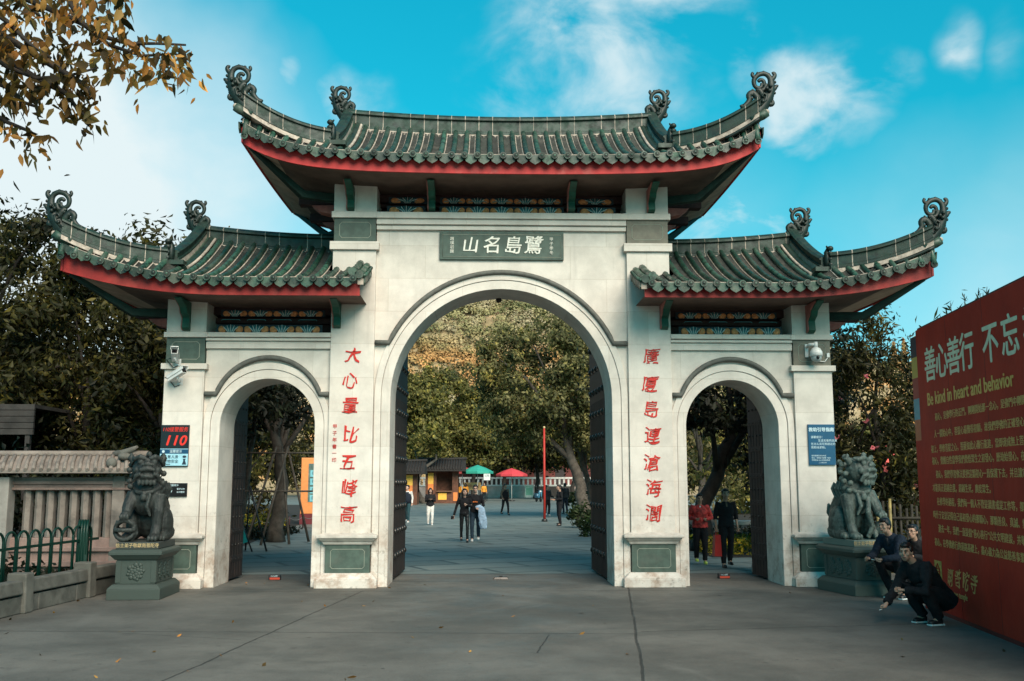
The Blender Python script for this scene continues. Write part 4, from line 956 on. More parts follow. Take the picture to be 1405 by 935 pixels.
for q in range(6):
    w = MB().box(-4.2 + q * 1.6, -3.2 + q * 1.6, -.02, 0.02, 1.5, 2.7).build('window', flat('dim_frame', (.13, .12, .11)), t); MB().box(-4.12 + q * 1.6, -3.28 + q * 1.6, -.03, -.021, 1.58, 2.62).build('pane', GLASSBLK, w)
# ------------------------------------------------------------------ vegetation
def leafmat(name, cols, trans=.25, rough=.55, glossy=.18, even=.5):
    b = NB(name); g = b.new('ShaderNodeNewGeometry').outputs['Random Per Island']
    n = len(cols); c = b.ramp(g, [((i + .5) / n, x) for i, x in enumerate(cols)])
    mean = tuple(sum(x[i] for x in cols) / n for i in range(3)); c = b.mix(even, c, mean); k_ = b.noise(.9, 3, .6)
    c = b.mix(b.range(k_, .36, .52), b.mix(1., c, (.34, .40, .36), 'MULTIPLY'), c); c = b.mix(b.range(k_, .54, .7), c, b.mix(1., c, (2.7, 2.35, 1.6), 'MULTIPLY'))  # shaded and golden sunlit clumps put into the leaf colour by noise
    b.done(c, rough, None, 0, glossy)
    t = b.new('ShaderNodeBsdfTranslucent'); b.L.new(b.mix(1., c, (1.3, 1.35, .7), 'MULTIPLY'), t.inputs[0])
    mx = b.new('ShaderNodeMixShader'); mx.inputs[0].default_value = trans
    b.L.new(b.b.outputs[0], mx.inputs[1]); b.L.new(t.outputs[0], mx.inputs[2]); b.L.new(mx.outputs[0], b.o.inputs[0]); return b.m
def leaves(name, mat, centres, size, parent=None, rng=None, up=.55, ratio=.42, droop=0., fold=.25, kind=None, out=None, jit=.42):
    """centres: array (n,3) of leaf positions; each leaf a small folded blade"""
    C = np.asarray(centres, float); n = len(C); rng = rng or np.random.default_rng(1)
    nr = rng.normal(size=(n, 3)); nr[:, 2] = nr[:, 2] * .6 + up; nr = nr if out is None else nr * jit + np.asarray(out) * .95; nr /= np.linalg.norm(nr, axis=1, keepdims=True)
    a = rng.normal(size=(n, 3)); a[:, 2] -= droop; a -= nr * (a * nr).sum(1, keepdims=True) * (1 - min(.9, droop * .4)); a /= np.linalg.norm(a, axis=1, keepdims=True)
    s_ = np.cross(nr, a); s_ /= np.linalg.norm(s_, axis=1, keepdims=True); nn = np.cross(a, s_)
    L = size * rng.uniform(.45, 1.45, (n, 1)); Wd = L * ratio * rng.uniform(.8, 1.2, (n, 1))
    base = C - a * L * .5; tip = C + a * L * .5; mid = C - a * L * .06
    v = np.stack([base, mid + s_ * Wd * .5 - nn * Wd * fold, tip, mid - s_ * Wd * .5 - nn * Wd * fold], 1).reshape(-1, 3)
    me = bpy.data.meshes.new(name); me.vertices.add(4 * n); me.vertices.foreach_set('co', v.ravel())
    me.loops.add(6 * n); me.polygons.add(2 * n); k = np.arange(n)[:, None] * 4
    me.loops.foreach_set('vertex_index', (k + np.array([0, 1, 2, 0, 2, 3])).ravel()); me.polygons.foreach_set('loop_start', np.arange(0, 6 * n, 3)); me.update(calc_edges=True)
    me.materials.append(mat); o = bpy.data.objects.new(name, me); COL.objects.link(o)
    if parent is not None: o.parent = parent
    if kind: o['kind'] = kind
    return o
def fine_leaves(name, mat, C, size, parent, rng, droop=1.2, up=.1, ratio=.45):
    C = np.asarray(C, float); n = len(C); nr = rng.normal(size=(n, 3)); nr[:, 2] = nr[:, 2] * .6 + up; nr /= np.linalg.norm(nr, axis=1, keepdims=True)
    a = rng.normal(size=(n, 3)); a[:, 2] -= droop; a -= nr * (a * nr).sum(1, keepdims=True) * .6; a /= np.linalg.norm(a, axis=1, keepdims=True)
    s_ = np.cross(nr, a); s_ /= np.linalg.norm(s_, axis=1, keepdims=True); nn = np.cross(a, s_); L = size * rng.uniform(.5, 1.3, (n, 1)); W_ = L * ratio * rng.uniform(.7, 1.25, (n, 1)); cu = rng.uniform(-.1, .45, (n, 1)); fo = rng.uniform(.05, .4, (n, 1))
    def pt(f, w): return C + a * L * (f - .1) - nn * (L * cu * f * f + W_ * fo * abs(w)) + s_ * W_ * w * .5
    v = np.stack([pt(0, 0), pt(.28, 1), pt(.28, 0), pt(.28, -1), pt(.62, .8), pt(.62, 0), pt(.62, -.8), pt(1, 0)], 1).reshape(-1, 3)
    base = [(0, 1, 2), (0, 2, 3), (1, 4, 5), (1, 5, 2), (2, 5, 6), (2, 6, 3), (4, 7, 5), (5, 7, 6)]
    me = bpy.data.meshes.new(name); me.vertices.add(8 * n); me.vertices.foreach_set('co', v.ravel()); me.loops.add(24 * n); me.polygons.add(8 * n); k = np.arange(n)[:, None] * 8
    me.loops.foreach_set('vertex_index', (k + np.array(base).ravel()).ravel()); me.polygons.foreach_set('loop_start', np.arange(0, 24 * n, 3)); me.polygons.foreach_set('use_smooth', [True] * (8 * n)); me.update(calc_edges=True)
    me.materials.append(mat); o = bpy.data.objects.new(name, me); COL.objects.link(o); o.parent = parent; return o
def crown_points(rng, c, r, clumps, per, cr, shell=.55, flat=.75, hole=.0):
    """leaf positions gathered in clumps inside an ellipsoid, with gaps between the clumps"""
    d = rng.normal(size=(clumps, 3)); d /= np.linalg.norm(d, axis=1, keepdims=True)
    f = shell + (1 - shell) * rng.random((clumps, 1)) ** .6
    cc = np.asarray(c) + d * f * np.asarray(r); out = []; on = []
    for p in cc:
        k = int(per * rng.uniform(.5, 1.5)); s_ = cr * rng.uniform(.6, 1.3)
        q = rng.normal(size=(k, 3)) * [s_, s_, s_ * flat] * .55; out.append(p + q); on.append(q / (np.linalg.norm(q, axis=1, keepdims=True) + 1e-6))
    crown_points.out = np.concatenate(on); return np.concatenate(out), cc
BARK = M('grey_bark', (.075, .062, .05), .9, .4, 5, .6, 25, .02, grime=(.14, .125, .105), gs=2, gfac=.5)
DARKBARK = M('dark_bark', (.028, .022, .018), .9, .4, 5, .6, 25, .02)
def make_tree(name, label, base, c, r, clumps, per, cr, size, mat, trunk, tr=.16, bark=None, seed=1, limbs=7, group='trees round the temple gate', extra=None, **kw):
    """c: crown centre and trunk: list of points, all relative to base"""
    rng = np.random.default_rng(seed); t = thing(name, label, 'tree', base, 0, group)
    P_, cc = crown_points(rng, c, r, clumps, per, cr); O_ = crown_points.out
    for e in (extra or []): q, c2 = crown_points(rng, *e); P_ = np.concatenate([P_, q]); O_ = np.concatenate([O_, crown_points.out]); cc = np.concatenate([cc, c2])
    m = MB(); m.smooth = True; k = len(trunk)
    tp = [Vector(p) for p in trunk]; tt = []; rr = []
    for i in range(k - 1):
        for j in range(4):
            f = j / 4; q = tp[i].lerp(tp[i + 1], f); q += Vector((noise.noise(q * 1.3 + Vector((seed, 0, 0))), noise.noise(q * 1.3 + Vector((0, seed, 5))), 0)) * tr * .7 * (1 if i or j else 0); tt.append(q); rr.append(tr * (1.35 if (i == 0 and j == 0) else 1) * (1 - .55 * (i + f) / (k - 1)))
    tt.append(tp[-1]); rr.append(tr * .4); m.tube(tt, rr, 9)
    idx = rng.choice(len(cc), min(limbs, len(cc)), replace=False)
    for i in idx:
        e = Vector(cc[i]); s_ = tt[int(rng.integers(len(tt) // 2, len(tt)))]; mid = s_.lerp(e, .5) + Vector((0, 0, .12 * (e - s_).length))
        m.tube([s_, s_.lerp(mid, .5) + Vector((0, 0, .05)), mid, e], [tr * .42, tr * .32, tr * .22, tr * .07], 6)
    m.build('trunk', bark or BARK, t); leaves('crown', mat, P_, size, t, rng, out=O_, **kw); return t
LDARK = leafmat('leaf_dark', [(.006, .007, .004), (.010, .012, .005), (.016, .019, .007), (.030, .032, .010), (.11, .09, .018)], .2)  # last stop puts sunlit yellow-green patches into the leaf colour
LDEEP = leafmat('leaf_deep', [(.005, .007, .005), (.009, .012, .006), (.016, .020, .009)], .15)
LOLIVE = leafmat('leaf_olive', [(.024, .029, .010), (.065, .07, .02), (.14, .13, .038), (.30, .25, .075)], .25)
LBIG = leafmat('leaf_big', [(.020, .024, .009), (.055, .058, .020), (.12, .115, .040), (.30, .26, .11)], .22)  # palest stop paints sun highlights on the leaves
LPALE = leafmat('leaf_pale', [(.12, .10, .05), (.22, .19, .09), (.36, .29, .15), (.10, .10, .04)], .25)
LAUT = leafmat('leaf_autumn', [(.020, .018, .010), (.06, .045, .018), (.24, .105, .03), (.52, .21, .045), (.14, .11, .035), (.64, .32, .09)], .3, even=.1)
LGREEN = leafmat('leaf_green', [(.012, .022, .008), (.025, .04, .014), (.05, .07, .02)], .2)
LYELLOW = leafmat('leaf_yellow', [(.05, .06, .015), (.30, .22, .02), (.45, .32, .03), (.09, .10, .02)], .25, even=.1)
# the dark trees behind the left wall
G1 = 'dark trees behind the left wall'
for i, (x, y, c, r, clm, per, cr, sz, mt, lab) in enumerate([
    (-12.6, 6.5, (0, 0, 5.6), (2.3, 2.0, 3.7), 62, 120, .62, .19, LDARK, 'tall dark tree with sunlit yellow-green in its leaf colour at the far left edge'),
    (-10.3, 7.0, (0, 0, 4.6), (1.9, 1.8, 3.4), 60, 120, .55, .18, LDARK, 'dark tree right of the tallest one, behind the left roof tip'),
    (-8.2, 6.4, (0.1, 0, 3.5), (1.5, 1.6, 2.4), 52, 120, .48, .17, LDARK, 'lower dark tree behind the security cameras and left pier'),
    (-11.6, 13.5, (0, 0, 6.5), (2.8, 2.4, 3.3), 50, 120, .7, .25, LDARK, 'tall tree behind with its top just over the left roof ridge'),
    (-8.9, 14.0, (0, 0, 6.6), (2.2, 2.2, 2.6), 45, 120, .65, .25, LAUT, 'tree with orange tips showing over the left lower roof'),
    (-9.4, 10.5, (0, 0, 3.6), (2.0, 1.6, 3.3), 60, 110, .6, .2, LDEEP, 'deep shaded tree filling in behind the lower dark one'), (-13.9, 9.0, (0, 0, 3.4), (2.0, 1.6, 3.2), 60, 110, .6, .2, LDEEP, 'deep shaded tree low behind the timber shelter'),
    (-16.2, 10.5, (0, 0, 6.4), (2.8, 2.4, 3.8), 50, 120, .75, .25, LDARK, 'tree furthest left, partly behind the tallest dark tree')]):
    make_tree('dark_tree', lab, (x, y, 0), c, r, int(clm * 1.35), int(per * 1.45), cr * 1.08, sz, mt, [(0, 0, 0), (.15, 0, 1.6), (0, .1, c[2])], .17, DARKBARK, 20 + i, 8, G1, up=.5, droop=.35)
rng = np.random.default_rng(77)
q = [];
for i in range(60): q.append(np.array([rng.uniform(-15, -6.9), rng.uniform(2.2, 4.6), rng.uniform(.3, 2.1)]) + rng.normal(size=(90, 3)) * [.35, .3, .3])
leaves('undergrowth', LDEEP, np.concatenate(q), .17, None, rng, kind='stuff')
q = []
for i in range(30): s_ = rng.uniform(-.5, 4.6); p = kA + kd * s_; q.append(np.array([p.x - rng.uniform(.55, 1.6), p.y + rng.uniform(-.2, .3), rng.uniform(.15, .5)]) + rng.normal(size=(26, 3)) * [.14, .14, .12])
leaves('bed_plants', LDEEP, np.concatenate(q), .13, None, rng, kind='stuff')
# right side, behind the green lion
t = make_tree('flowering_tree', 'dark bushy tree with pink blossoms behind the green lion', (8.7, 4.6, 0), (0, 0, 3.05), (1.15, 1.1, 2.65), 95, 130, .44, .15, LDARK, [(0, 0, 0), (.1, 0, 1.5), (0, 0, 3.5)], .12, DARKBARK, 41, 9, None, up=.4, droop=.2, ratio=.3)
rng = np.random.default_rng(5); P_, _ = crown_points(rng, (0, -.35, 2.9), (1.1, 1.0, 2.1), 14, 5, .12, .9); leaves('blossom', leafmat('blossom_pink', [(.65, .12, .16), (.75, .3, .33), (.55, .06, .08)], .2), P_, .10, t, rng, ratio=.8)
make_tree('dark_tree', 'dark tree filling the gap between flowering tree and gate', (7.6, 7.2, 0), (0, 0, 3.2), (1.3, 1.3, 2.6), 80, 140, .52, .18, LDEEP, [(0, 0, 0), (.1, 0, 1.5), (0, 0, 3.5)], .14, DARKBARK, 42, 8, None)
make_tree('dark_tree', 'dark tree mostly hidden behind the red banner', (10.6, 5.6, 0), (0, 0, 2.6), (1.3, 1.3, 2.0), 45, 100, .5, .18, LDEEP, [(0, 0, 0), (.1, 0, 1.5), (0, 0, 3.0)], .14, DARKBARK, 43, 8, None)
# narrow-leaved sapling whose top shows over the banner
t = thing('sapling', 'narrow-leaved young tree peeping over the red banner top', 'tree', (9.3, 1.5, 0)); rng = np.random.default_rng(9)
m = MB(); m.smooth = True; tips = [(.12, 0, 5.62), (-.16, .05, 5.45), (.42, -.05, 5.62), (-.42, 0, 5.2), (.62, .05, 5.78), (.2, .1, 5.2), (-.1, -.1, 5.05), (.5, .1, 5.3)]; m.tube([(0, 0, 0), (.03, 0, 2.5), (.05, 0, 4.6)], [.05, .04, .025], 7)
q = []
for tp in tips:
    m.tube([(.04, 0, 4.0), (tp[0] * .7, tp[1], 4.7), tp], [.018, .013, .006], 5)
    for k in range(16): f = k / 16; q.append((tp[0] * (.8 + .2 * f) + rng.normal() * .07, tp[1] + rng.normal() * .07, tp[2] - .45 * (1 - f) + rng.normal() * .05))
m.build('trunk', DARKBARK, t); leaves('crown', LGREEN, q, .22, t, rng, up=.2, ratio=.16, droop=-.5)
# bamboo paling behind the green lion
t = thing('paling_fence', 'dark bamboo paling fence behind the squatting men', 'fence', (8.2, 2.6, 0)); rng = np.random.default_rng(3)
m = MB(); m.smooth = True
for i in range(34): m.tube([(-1.2 + i * .12, rng.normal() * .01, 0), (-1.2 + i * .12 + rng.normal() * .015, 0, 1.35 + rng.normal() * .05)], .028, 6)
m.tube([(-1.3, -.04, .4), (2.9, -.04, .4)], .03, 6); m.tube([(-1.3, -.04, 1.1), (2.9, -.04, 1.1)], .03, 6); m.build('palings', M('dark_bamboo', (.03, .025, .018), .8, .4, 6, .2), t)
for x, h in ((-.42, 1.55), (-.16, 1.50)): MB().tube([(x, -.12, 0), (x + .02, -.13, h)], [.034, .03], 8).build('stake', M('pale_bamboo', (.22, .17, .06), .6, .5, 7, .1), t)
# ------------------------------------------------------------------ through the side arches
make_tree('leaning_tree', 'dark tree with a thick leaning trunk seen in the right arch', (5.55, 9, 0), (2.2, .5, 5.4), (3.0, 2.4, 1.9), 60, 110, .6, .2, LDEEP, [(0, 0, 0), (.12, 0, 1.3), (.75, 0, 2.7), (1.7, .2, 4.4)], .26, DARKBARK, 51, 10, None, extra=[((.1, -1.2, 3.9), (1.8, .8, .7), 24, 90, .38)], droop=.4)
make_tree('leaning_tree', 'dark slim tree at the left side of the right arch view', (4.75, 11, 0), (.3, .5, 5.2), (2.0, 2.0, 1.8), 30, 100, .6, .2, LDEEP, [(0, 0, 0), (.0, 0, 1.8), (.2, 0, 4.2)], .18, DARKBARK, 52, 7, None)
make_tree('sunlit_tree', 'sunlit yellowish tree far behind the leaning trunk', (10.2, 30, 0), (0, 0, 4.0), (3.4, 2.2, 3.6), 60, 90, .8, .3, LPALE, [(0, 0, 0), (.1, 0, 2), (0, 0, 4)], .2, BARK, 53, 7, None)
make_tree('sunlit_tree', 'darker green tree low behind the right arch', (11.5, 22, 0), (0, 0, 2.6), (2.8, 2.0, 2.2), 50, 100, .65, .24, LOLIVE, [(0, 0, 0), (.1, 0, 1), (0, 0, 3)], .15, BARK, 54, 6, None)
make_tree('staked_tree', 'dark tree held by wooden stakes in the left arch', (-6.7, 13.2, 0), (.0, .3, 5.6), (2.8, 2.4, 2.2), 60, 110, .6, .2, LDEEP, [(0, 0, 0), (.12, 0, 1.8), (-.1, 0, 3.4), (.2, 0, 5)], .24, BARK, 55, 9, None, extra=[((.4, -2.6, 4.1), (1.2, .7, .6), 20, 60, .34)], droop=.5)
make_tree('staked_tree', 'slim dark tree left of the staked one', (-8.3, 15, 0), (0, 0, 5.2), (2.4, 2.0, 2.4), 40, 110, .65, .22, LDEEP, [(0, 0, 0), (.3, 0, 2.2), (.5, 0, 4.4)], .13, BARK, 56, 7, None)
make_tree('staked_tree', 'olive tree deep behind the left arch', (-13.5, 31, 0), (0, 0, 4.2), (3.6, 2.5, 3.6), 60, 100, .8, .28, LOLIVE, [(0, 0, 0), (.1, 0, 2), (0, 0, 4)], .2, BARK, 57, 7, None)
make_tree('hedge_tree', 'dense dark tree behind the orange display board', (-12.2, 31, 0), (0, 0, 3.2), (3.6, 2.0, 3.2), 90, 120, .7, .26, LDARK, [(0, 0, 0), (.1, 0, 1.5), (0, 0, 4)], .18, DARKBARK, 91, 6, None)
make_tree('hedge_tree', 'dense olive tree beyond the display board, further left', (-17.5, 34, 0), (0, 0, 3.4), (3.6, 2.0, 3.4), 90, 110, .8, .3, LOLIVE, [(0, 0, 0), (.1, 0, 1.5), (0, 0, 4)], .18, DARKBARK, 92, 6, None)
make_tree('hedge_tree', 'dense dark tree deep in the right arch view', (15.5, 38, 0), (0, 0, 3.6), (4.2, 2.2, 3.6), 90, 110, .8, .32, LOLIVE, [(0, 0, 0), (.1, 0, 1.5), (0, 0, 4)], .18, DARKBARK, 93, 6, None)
for i, (x, y) in enumerate(((-36, 98), (-28, 94), (-21, 99), (-15, 96), (22, 97), (30, 94), (38, 99), (46, 96))):
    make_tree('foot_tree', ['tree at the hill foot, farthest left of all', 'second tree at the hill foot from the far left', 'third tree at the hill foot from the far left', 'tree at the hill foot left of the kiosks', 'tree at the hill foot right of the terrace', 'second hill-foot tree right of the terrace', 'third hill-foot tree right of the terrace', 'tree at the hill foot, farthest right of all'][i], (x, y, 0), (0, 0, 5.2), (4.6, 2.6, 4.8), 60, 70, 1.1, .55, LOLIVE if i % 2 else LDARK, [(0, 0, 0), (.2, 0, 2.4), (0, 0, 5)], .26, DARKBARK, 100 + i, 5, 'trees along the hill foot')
t = thing('tree_stakes', 'wooden stakes and rails bracing the tree in the left arch', 'stakes', (-6.6, 12.6, 0)); WOODG = M('grey_pole', (.09, .075, .06), .85, .3, 6, .2)
for a, b_ in (((-.75, -.5, 0), (-.1, .3, 2.9)), ((.55, -.6, 0), (.05, .3, 2.95)), ((-1.0, .8, 0), (-.2, .5, 2.8)), ((.9, .7, 0), (.2, .5, 2.9)), ((-.2, -1.0, 0), (.35, -.2, 2.9))): MB().tube([a, b_], [.04, .03], 8).build('stake', WOODG, t)
for z in (1.55, 2.7): MB().tube([(-1.1, -.25, z), (1.5, -.2, z)], .028, 8).build('rail', WOODG, t)
t = thing('leaning_easel', 'thin dark easel leaning with a teal cloth by the left door', 'easel', (-6.2, 8.6, 0)); DK = flat('easel_black', (.02, .02, .02), .4)
MB().tube([(.22, 0, .03), (-.32, .2, 1.72)], .026, 6).build('leg', DK, t); MB().tube([(-.45, .5, .03), (-.32, .2, 1.72)], .022, 6).build('leg', DK, t); MB().tube([(-.18, .1, .02), (-.5, .0, .9)], .02, 6).build('leg', DK, t)
m = MB(); m.prism([(-.50, .78), (-.46, .80), (-.28, .28), (-.44, .22)], -.03, .0); m.build('cloth', flat('teal_cloth', (.01, .30, .28), .6), t)
t = thing('display_board', 'orange display board with rows of light blue cards', 'display', (-7.95, 25.5, 0), R(8)); OR = flat('board_orange', (.75, .27, .08), .55)
MB().box(-.25, 3.0, -.1, .1, .45, 2.85).build('panel', OR, t, .02); MB().box(-.27, 3.02, -.12, .12, 0, .449).build('base', flat('board_maroon', (.14, .02, .025)), t)
m = MB(); m.box(.06, 1.3, -.112, -.101, .95, 2.6); m.build('picture', M('board_teal', (.10, .17, .15), .5, .5, 4, 0), t)
for z in (1.12, 1.47, 1.83, 2.18):
    m = MB(); m.box(.14, .58, -.124, -.113, z - .15, z + .13); c_ = m.build('card', flat('card_blue', (.18, .48, .55), .5), t); m = MB(); m.text('善行', .16, FRONT(.36, -.126, z), .001); m.build('lettering', DARKINK, c_)
t = thing('chain_barrier', 'low chain hung on small posts before the left flower bed', 'barrier', (-8.6, 22, 0))
for i in range(6): x, y = .0 + i * .28, -5.2 + i * 1.35; MB().tube([(x, y, 0), (x, y, .5)], .03, 7).build('post', flat('post_dark_red', (.08, .03, .03)), t)
m = MB(); m.smooth = True
for i in range(5):
    m.tube([(i * .28 + .28 * f, -5.2 + (i + f) * 1.35, .46 - .5 * f * (1 - f)) for f in [j / 8 for j in range(9)]], .012, 4)
m.build('chain', flat('chain_grey', (.2, .19, .18)), t)
# flower beds
def bed(label_kind, x0, x1, y0, y1, n, mat, h, size, seed):
    rng = np.random.default_rng(seed); q = np.stack([rng.uniform(x0, x1, n), rng.uniform(y0, y1, n), rng.uniform(.03, h, n)], 1); leaves(label_kind, mat, q, size, None, rng, kind='stuff')
bed('flower_bed', 5.3, 9.5, 7.0, 9.8, 2600, LYELLOW, .42, .12, 1); bed('flower_bed', -11.5, -8.2, 19.5, 23.0, 2600, LYELLOW, .55, .14, 2); bed('ground_cover', -9.5, -6.9, 14.0, 19.0, 2600, LDEEP, .25, .13, 3); bed('ground_cover', 5.2, 10, 10, 16, 2400, LDEEP, .4, .15, 4)
MB().add([(-30, 60, .008), (-8.4, 60, .008), (-8.0, 27, .008), (-8.2, 22, .008), (-7.2, 11.5, .008), (-8, 3.4, .008), (-30, 3.4, .008)], [(0, 1, 2, 3, 4, 5, 6)]).build('left_bed_soil', bpy.data.materials['dark_soil'])['kind'] = 'structure'
MB().add([(5.3, 6.6, .008), (30, 6.6, .008), (30, 60, .008), (7.0, 44, .008), (5.2, 28, .008)], [(0, 1, 2, 3, 4)]).build('right_bed_soil', bpy.data.materials['dark_soil'])['kind'] = 'structure'
t = thing('stone_bench', 'pale stone bench beside the yellow flower bed', 'bench', (7.1, 10.4, 0)); MB().box(-.8, .6, -.2, .2, .62, .74).build('seat', CAPSTONE, t, .02)
for x in (-.6, .4): MB().box(x - .1, x + .1, -.16, .16, 0, .62).build('leg', CAPSTONE, t, .02)
# ------------------------------------------------------------------ the plaza
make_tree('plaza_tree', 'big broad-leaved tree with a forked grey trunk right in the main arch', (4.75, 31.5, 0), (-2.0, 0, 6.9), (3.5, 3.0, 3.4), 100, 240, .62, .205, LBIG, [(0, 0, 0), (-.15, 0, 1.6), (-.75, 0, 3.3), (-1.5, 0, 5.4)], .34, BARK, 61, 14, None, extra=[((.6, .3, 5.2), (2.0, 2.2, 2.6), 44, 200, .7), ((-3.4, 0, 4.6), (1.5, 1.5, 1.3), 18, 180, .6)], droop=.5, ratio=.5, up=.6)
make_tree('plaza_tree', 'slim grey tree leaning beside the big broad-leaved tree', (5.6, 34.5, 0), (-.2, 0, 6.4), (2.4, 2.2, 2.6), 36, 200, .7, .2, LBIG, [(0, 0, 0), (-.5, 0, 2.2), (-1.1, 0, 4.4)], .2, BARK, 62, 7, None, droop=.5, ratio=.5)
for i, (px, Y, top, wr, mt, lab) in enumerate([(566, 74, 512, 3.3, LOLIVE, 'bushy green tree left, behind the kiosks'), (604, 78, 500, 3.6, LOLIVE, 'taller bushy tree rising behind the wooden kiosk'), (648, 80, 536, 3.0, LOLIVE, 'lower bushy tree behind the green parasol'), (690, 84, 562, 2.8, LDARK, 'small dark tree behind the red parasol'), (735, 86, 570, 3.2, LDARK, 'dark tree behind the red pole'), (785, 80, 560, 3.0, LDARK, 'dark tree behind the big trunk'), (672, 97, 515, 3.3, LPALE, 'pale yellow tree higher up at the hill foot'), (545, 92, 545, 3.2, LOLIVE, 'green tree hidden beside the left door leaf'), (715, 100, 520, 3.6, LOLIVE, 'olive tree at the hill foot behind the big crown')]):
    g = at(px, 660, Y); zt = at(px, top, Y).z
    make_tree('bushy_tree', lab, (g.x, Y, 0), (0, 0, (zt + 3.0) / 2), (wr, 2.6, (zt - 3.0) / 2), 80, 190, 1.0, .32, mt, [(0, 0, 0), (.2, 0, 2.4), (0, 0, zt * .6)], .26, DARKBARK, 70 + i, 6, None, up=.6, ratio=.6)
def shrub(label, loc, r, n, mat, seed, group=None):
    rng = np.random.default_rng(seed); t = thing('shrub', label, 'shrub', loc, 0, group); P_, cc = crown_points(rng, (0, 0, r * .75), (r, r, r * .7), 16, n, r * .35, .3); P_[:, 2] = np.abs(P_[:, 2])
    leaves('foliage', mat, P_, r * .28, t, rng); m = MB(); m.smooth = True
    for i in range(5): m.tube([(0, 0, 0), tuple(cc[i] * .5), tuple(cc[i])], [.02, .015, .008], 5)
    m.build('stems', DARKBARK, t)
shrub('low dark shrub nearest the right door leaf', (3.3, 15.9, 0), .45, 50, LGREEN, 81); shrub('taller dark shrub at the foot of the big tree', (3.75, 21.9, 0), .62, 50, LGREEN, 82); shrub('dark shrub between the men and the grey trunk', (5.3, 40, 0), .9, 50, LGREEN, 83); shrub('round shrub behind the dark-suited men', (6.8, 45, 0), 1.0, 50, LDEEP, 84)
# terrace with balustrade at the back
t = thing('terrace_wall', 'long pale terrace wall with white balustrade at the plaza end', 'wall', (3.5, 92, 0)); PALEW = M('pale_pink_wall', (.42, .33, .29), .85, .15, 2, .1); WHITEW = M('white_balustrade', (.55, .53, .49), .8, .15, 3, .1)
MB().box(-11, 13, 0, .6, 0, 1.25).build('wall', PALEW, t); MB().box(-11, 13, -.06, .66, 1.25, 1.4).build('coping', WHITEW, t); m = MB()
for i in range(48): m.box(-10.9 + i * .5, -10.7 + i * .5, .18, .4, 1.4, 2.05)
m.build('balusters', WHITEW, t); MB().box(-11, 13, .12, .5, 2.05, 2.25).build('rail', WHITEW, t); MB().box(2.1, 6.0, -.12, -.061, .02, 1.2).build('dark_panel', M('dark_grey_panel', (.045, .038, .033), .8), t)
t = thing('temple_hall', 'dark red temple hall under trees beyond the terrace', 'building', (4, 104, 0)); MB().box(-9, 9, 0, 6, 0, 5.0).build('wall', M('hall_red', (.12, .03, .025), .8), t); MB().prism([(-1.2, 4.8), (3, 7.6), (7.2, 4.8)], -10, 10, 'x').build('roof', PAN, t)
for q in range(7): MB().box(-8.4 + q * 2.6, -7.2 + q * 2.6, -.05, .0, .6, 3.4).build('window', M('hall_window', (.03, .02, .02), .5), t)
# kiosks
def kiosk(label, x, y, w, h, posters, rz=0.):
    t = thing('wooden_kiosk', label, 'kiosk', (x, y, 0), rz); WD = M('kiosk_wood', (.11, .042, .022), .7, .3, 4, .1); m = MB()
    m.box(-w / 2, w / 2, 0, 2.6, 0, .95); m.box(-w / 2, -w / 2 + .9, .0, 2.6, .95, h); m.box(w / 2 - .5, w / 2, .0, 2.6, .95, h); m.box(-w / 2, w / 2, 1.2, 2.6, .95, h); m.build('wall', WD, t, .01)
    m = MB(); m.prism([(-.9, h - .12), (-.9, h + .0), (1.3, h + .85), (3.5, h), (3.5, h - .12)], -w / 2 - .6, w / 2 + .6, 'x'); m.smooth = True
    k = int((w + 1.2) / .22)
    for i in range(k): xx = -w / 2 - .55 + i * .22; m.tube([(xx, -.92, h + .03), (xx, 1.3, h + .9)], .06, 6)
    m.tube([(-w / 2 - .7, 1.3, h + .95), (0, 1.3, h + .9), (w / 2 + .7, 1.3, h + .95)], .12, 6); m.build('roof', M('kiosk_roof', (.020, .017, .015), .8, .3, 5, .2), t)
    MB().box(-w / 2 + .9, w / 2 - .5, -.25, .1, .95, 1.03).build('counter', M('counter_wood', (.16, .08, .04), .6), t, .01)
    for x0, x1, z0, z1, c in posters: MB().box(x0, x1, -.03, -.001, z0, z1).build('poster', c, t)
PY = flat('poster_yellow', (.75, .42, .06), .5); PO = flat('poster_orange', (.65, .2, .05), .5); PR = flat('poster_red', (.5, .04, .03), .5)
g = ground(606, 691); kiosk('wooden kiosk with yellow poster left of the green parasol', g.x, g.y, 2.7, 2.75, [(-1.15, -.7, 1.6, 2.5, PY), (-1.15, -.7, 1.1, 1.6, PO), (.95, 1.3, .2, .9, PO), (-.3, .4, .3, .85, PY)])
g = ground(556, 693); kiosk('smaller kiosk with orange panels beside the left door', g.x - .2, g.y, 2.2, 2.5, [(.25, .75, 1.5, 2.3, PY), (.25, .75, .4, 1.5, PO), (-.6, .1, .2, .9, PR)])
t = thing('bent_trunk', 'pale crooked tree trunk curving between the two kiosks', 'tree', (-5.75, 64, 0)); m = MB(); m.smooth = True
m.tube([(.9, 0, 0), (.35, 0, .35), (.0, 0, 1.2), (.15, 0, 2.2), (.75, 0, 3.0), (1.6, 0, 3.6), (1.5, 0, 4.6)], [.42, .26, .18, .16, .14, .1, .06], 9); m.tube([(.4, 0, 2.6), (0, .1, 3.6), (-.3, 0, 4.8)], [.1, .07, .04], 7); m.build('trunk', BARK, t)
rng = np.random.default_rng(12); P_, _ = crown_points(rng, (.9, 0, 5.2), (1.7, 1.4, 1.0), 22, 70, .6); leaves('crown', LOLIVE, P_, .4, t, rng)
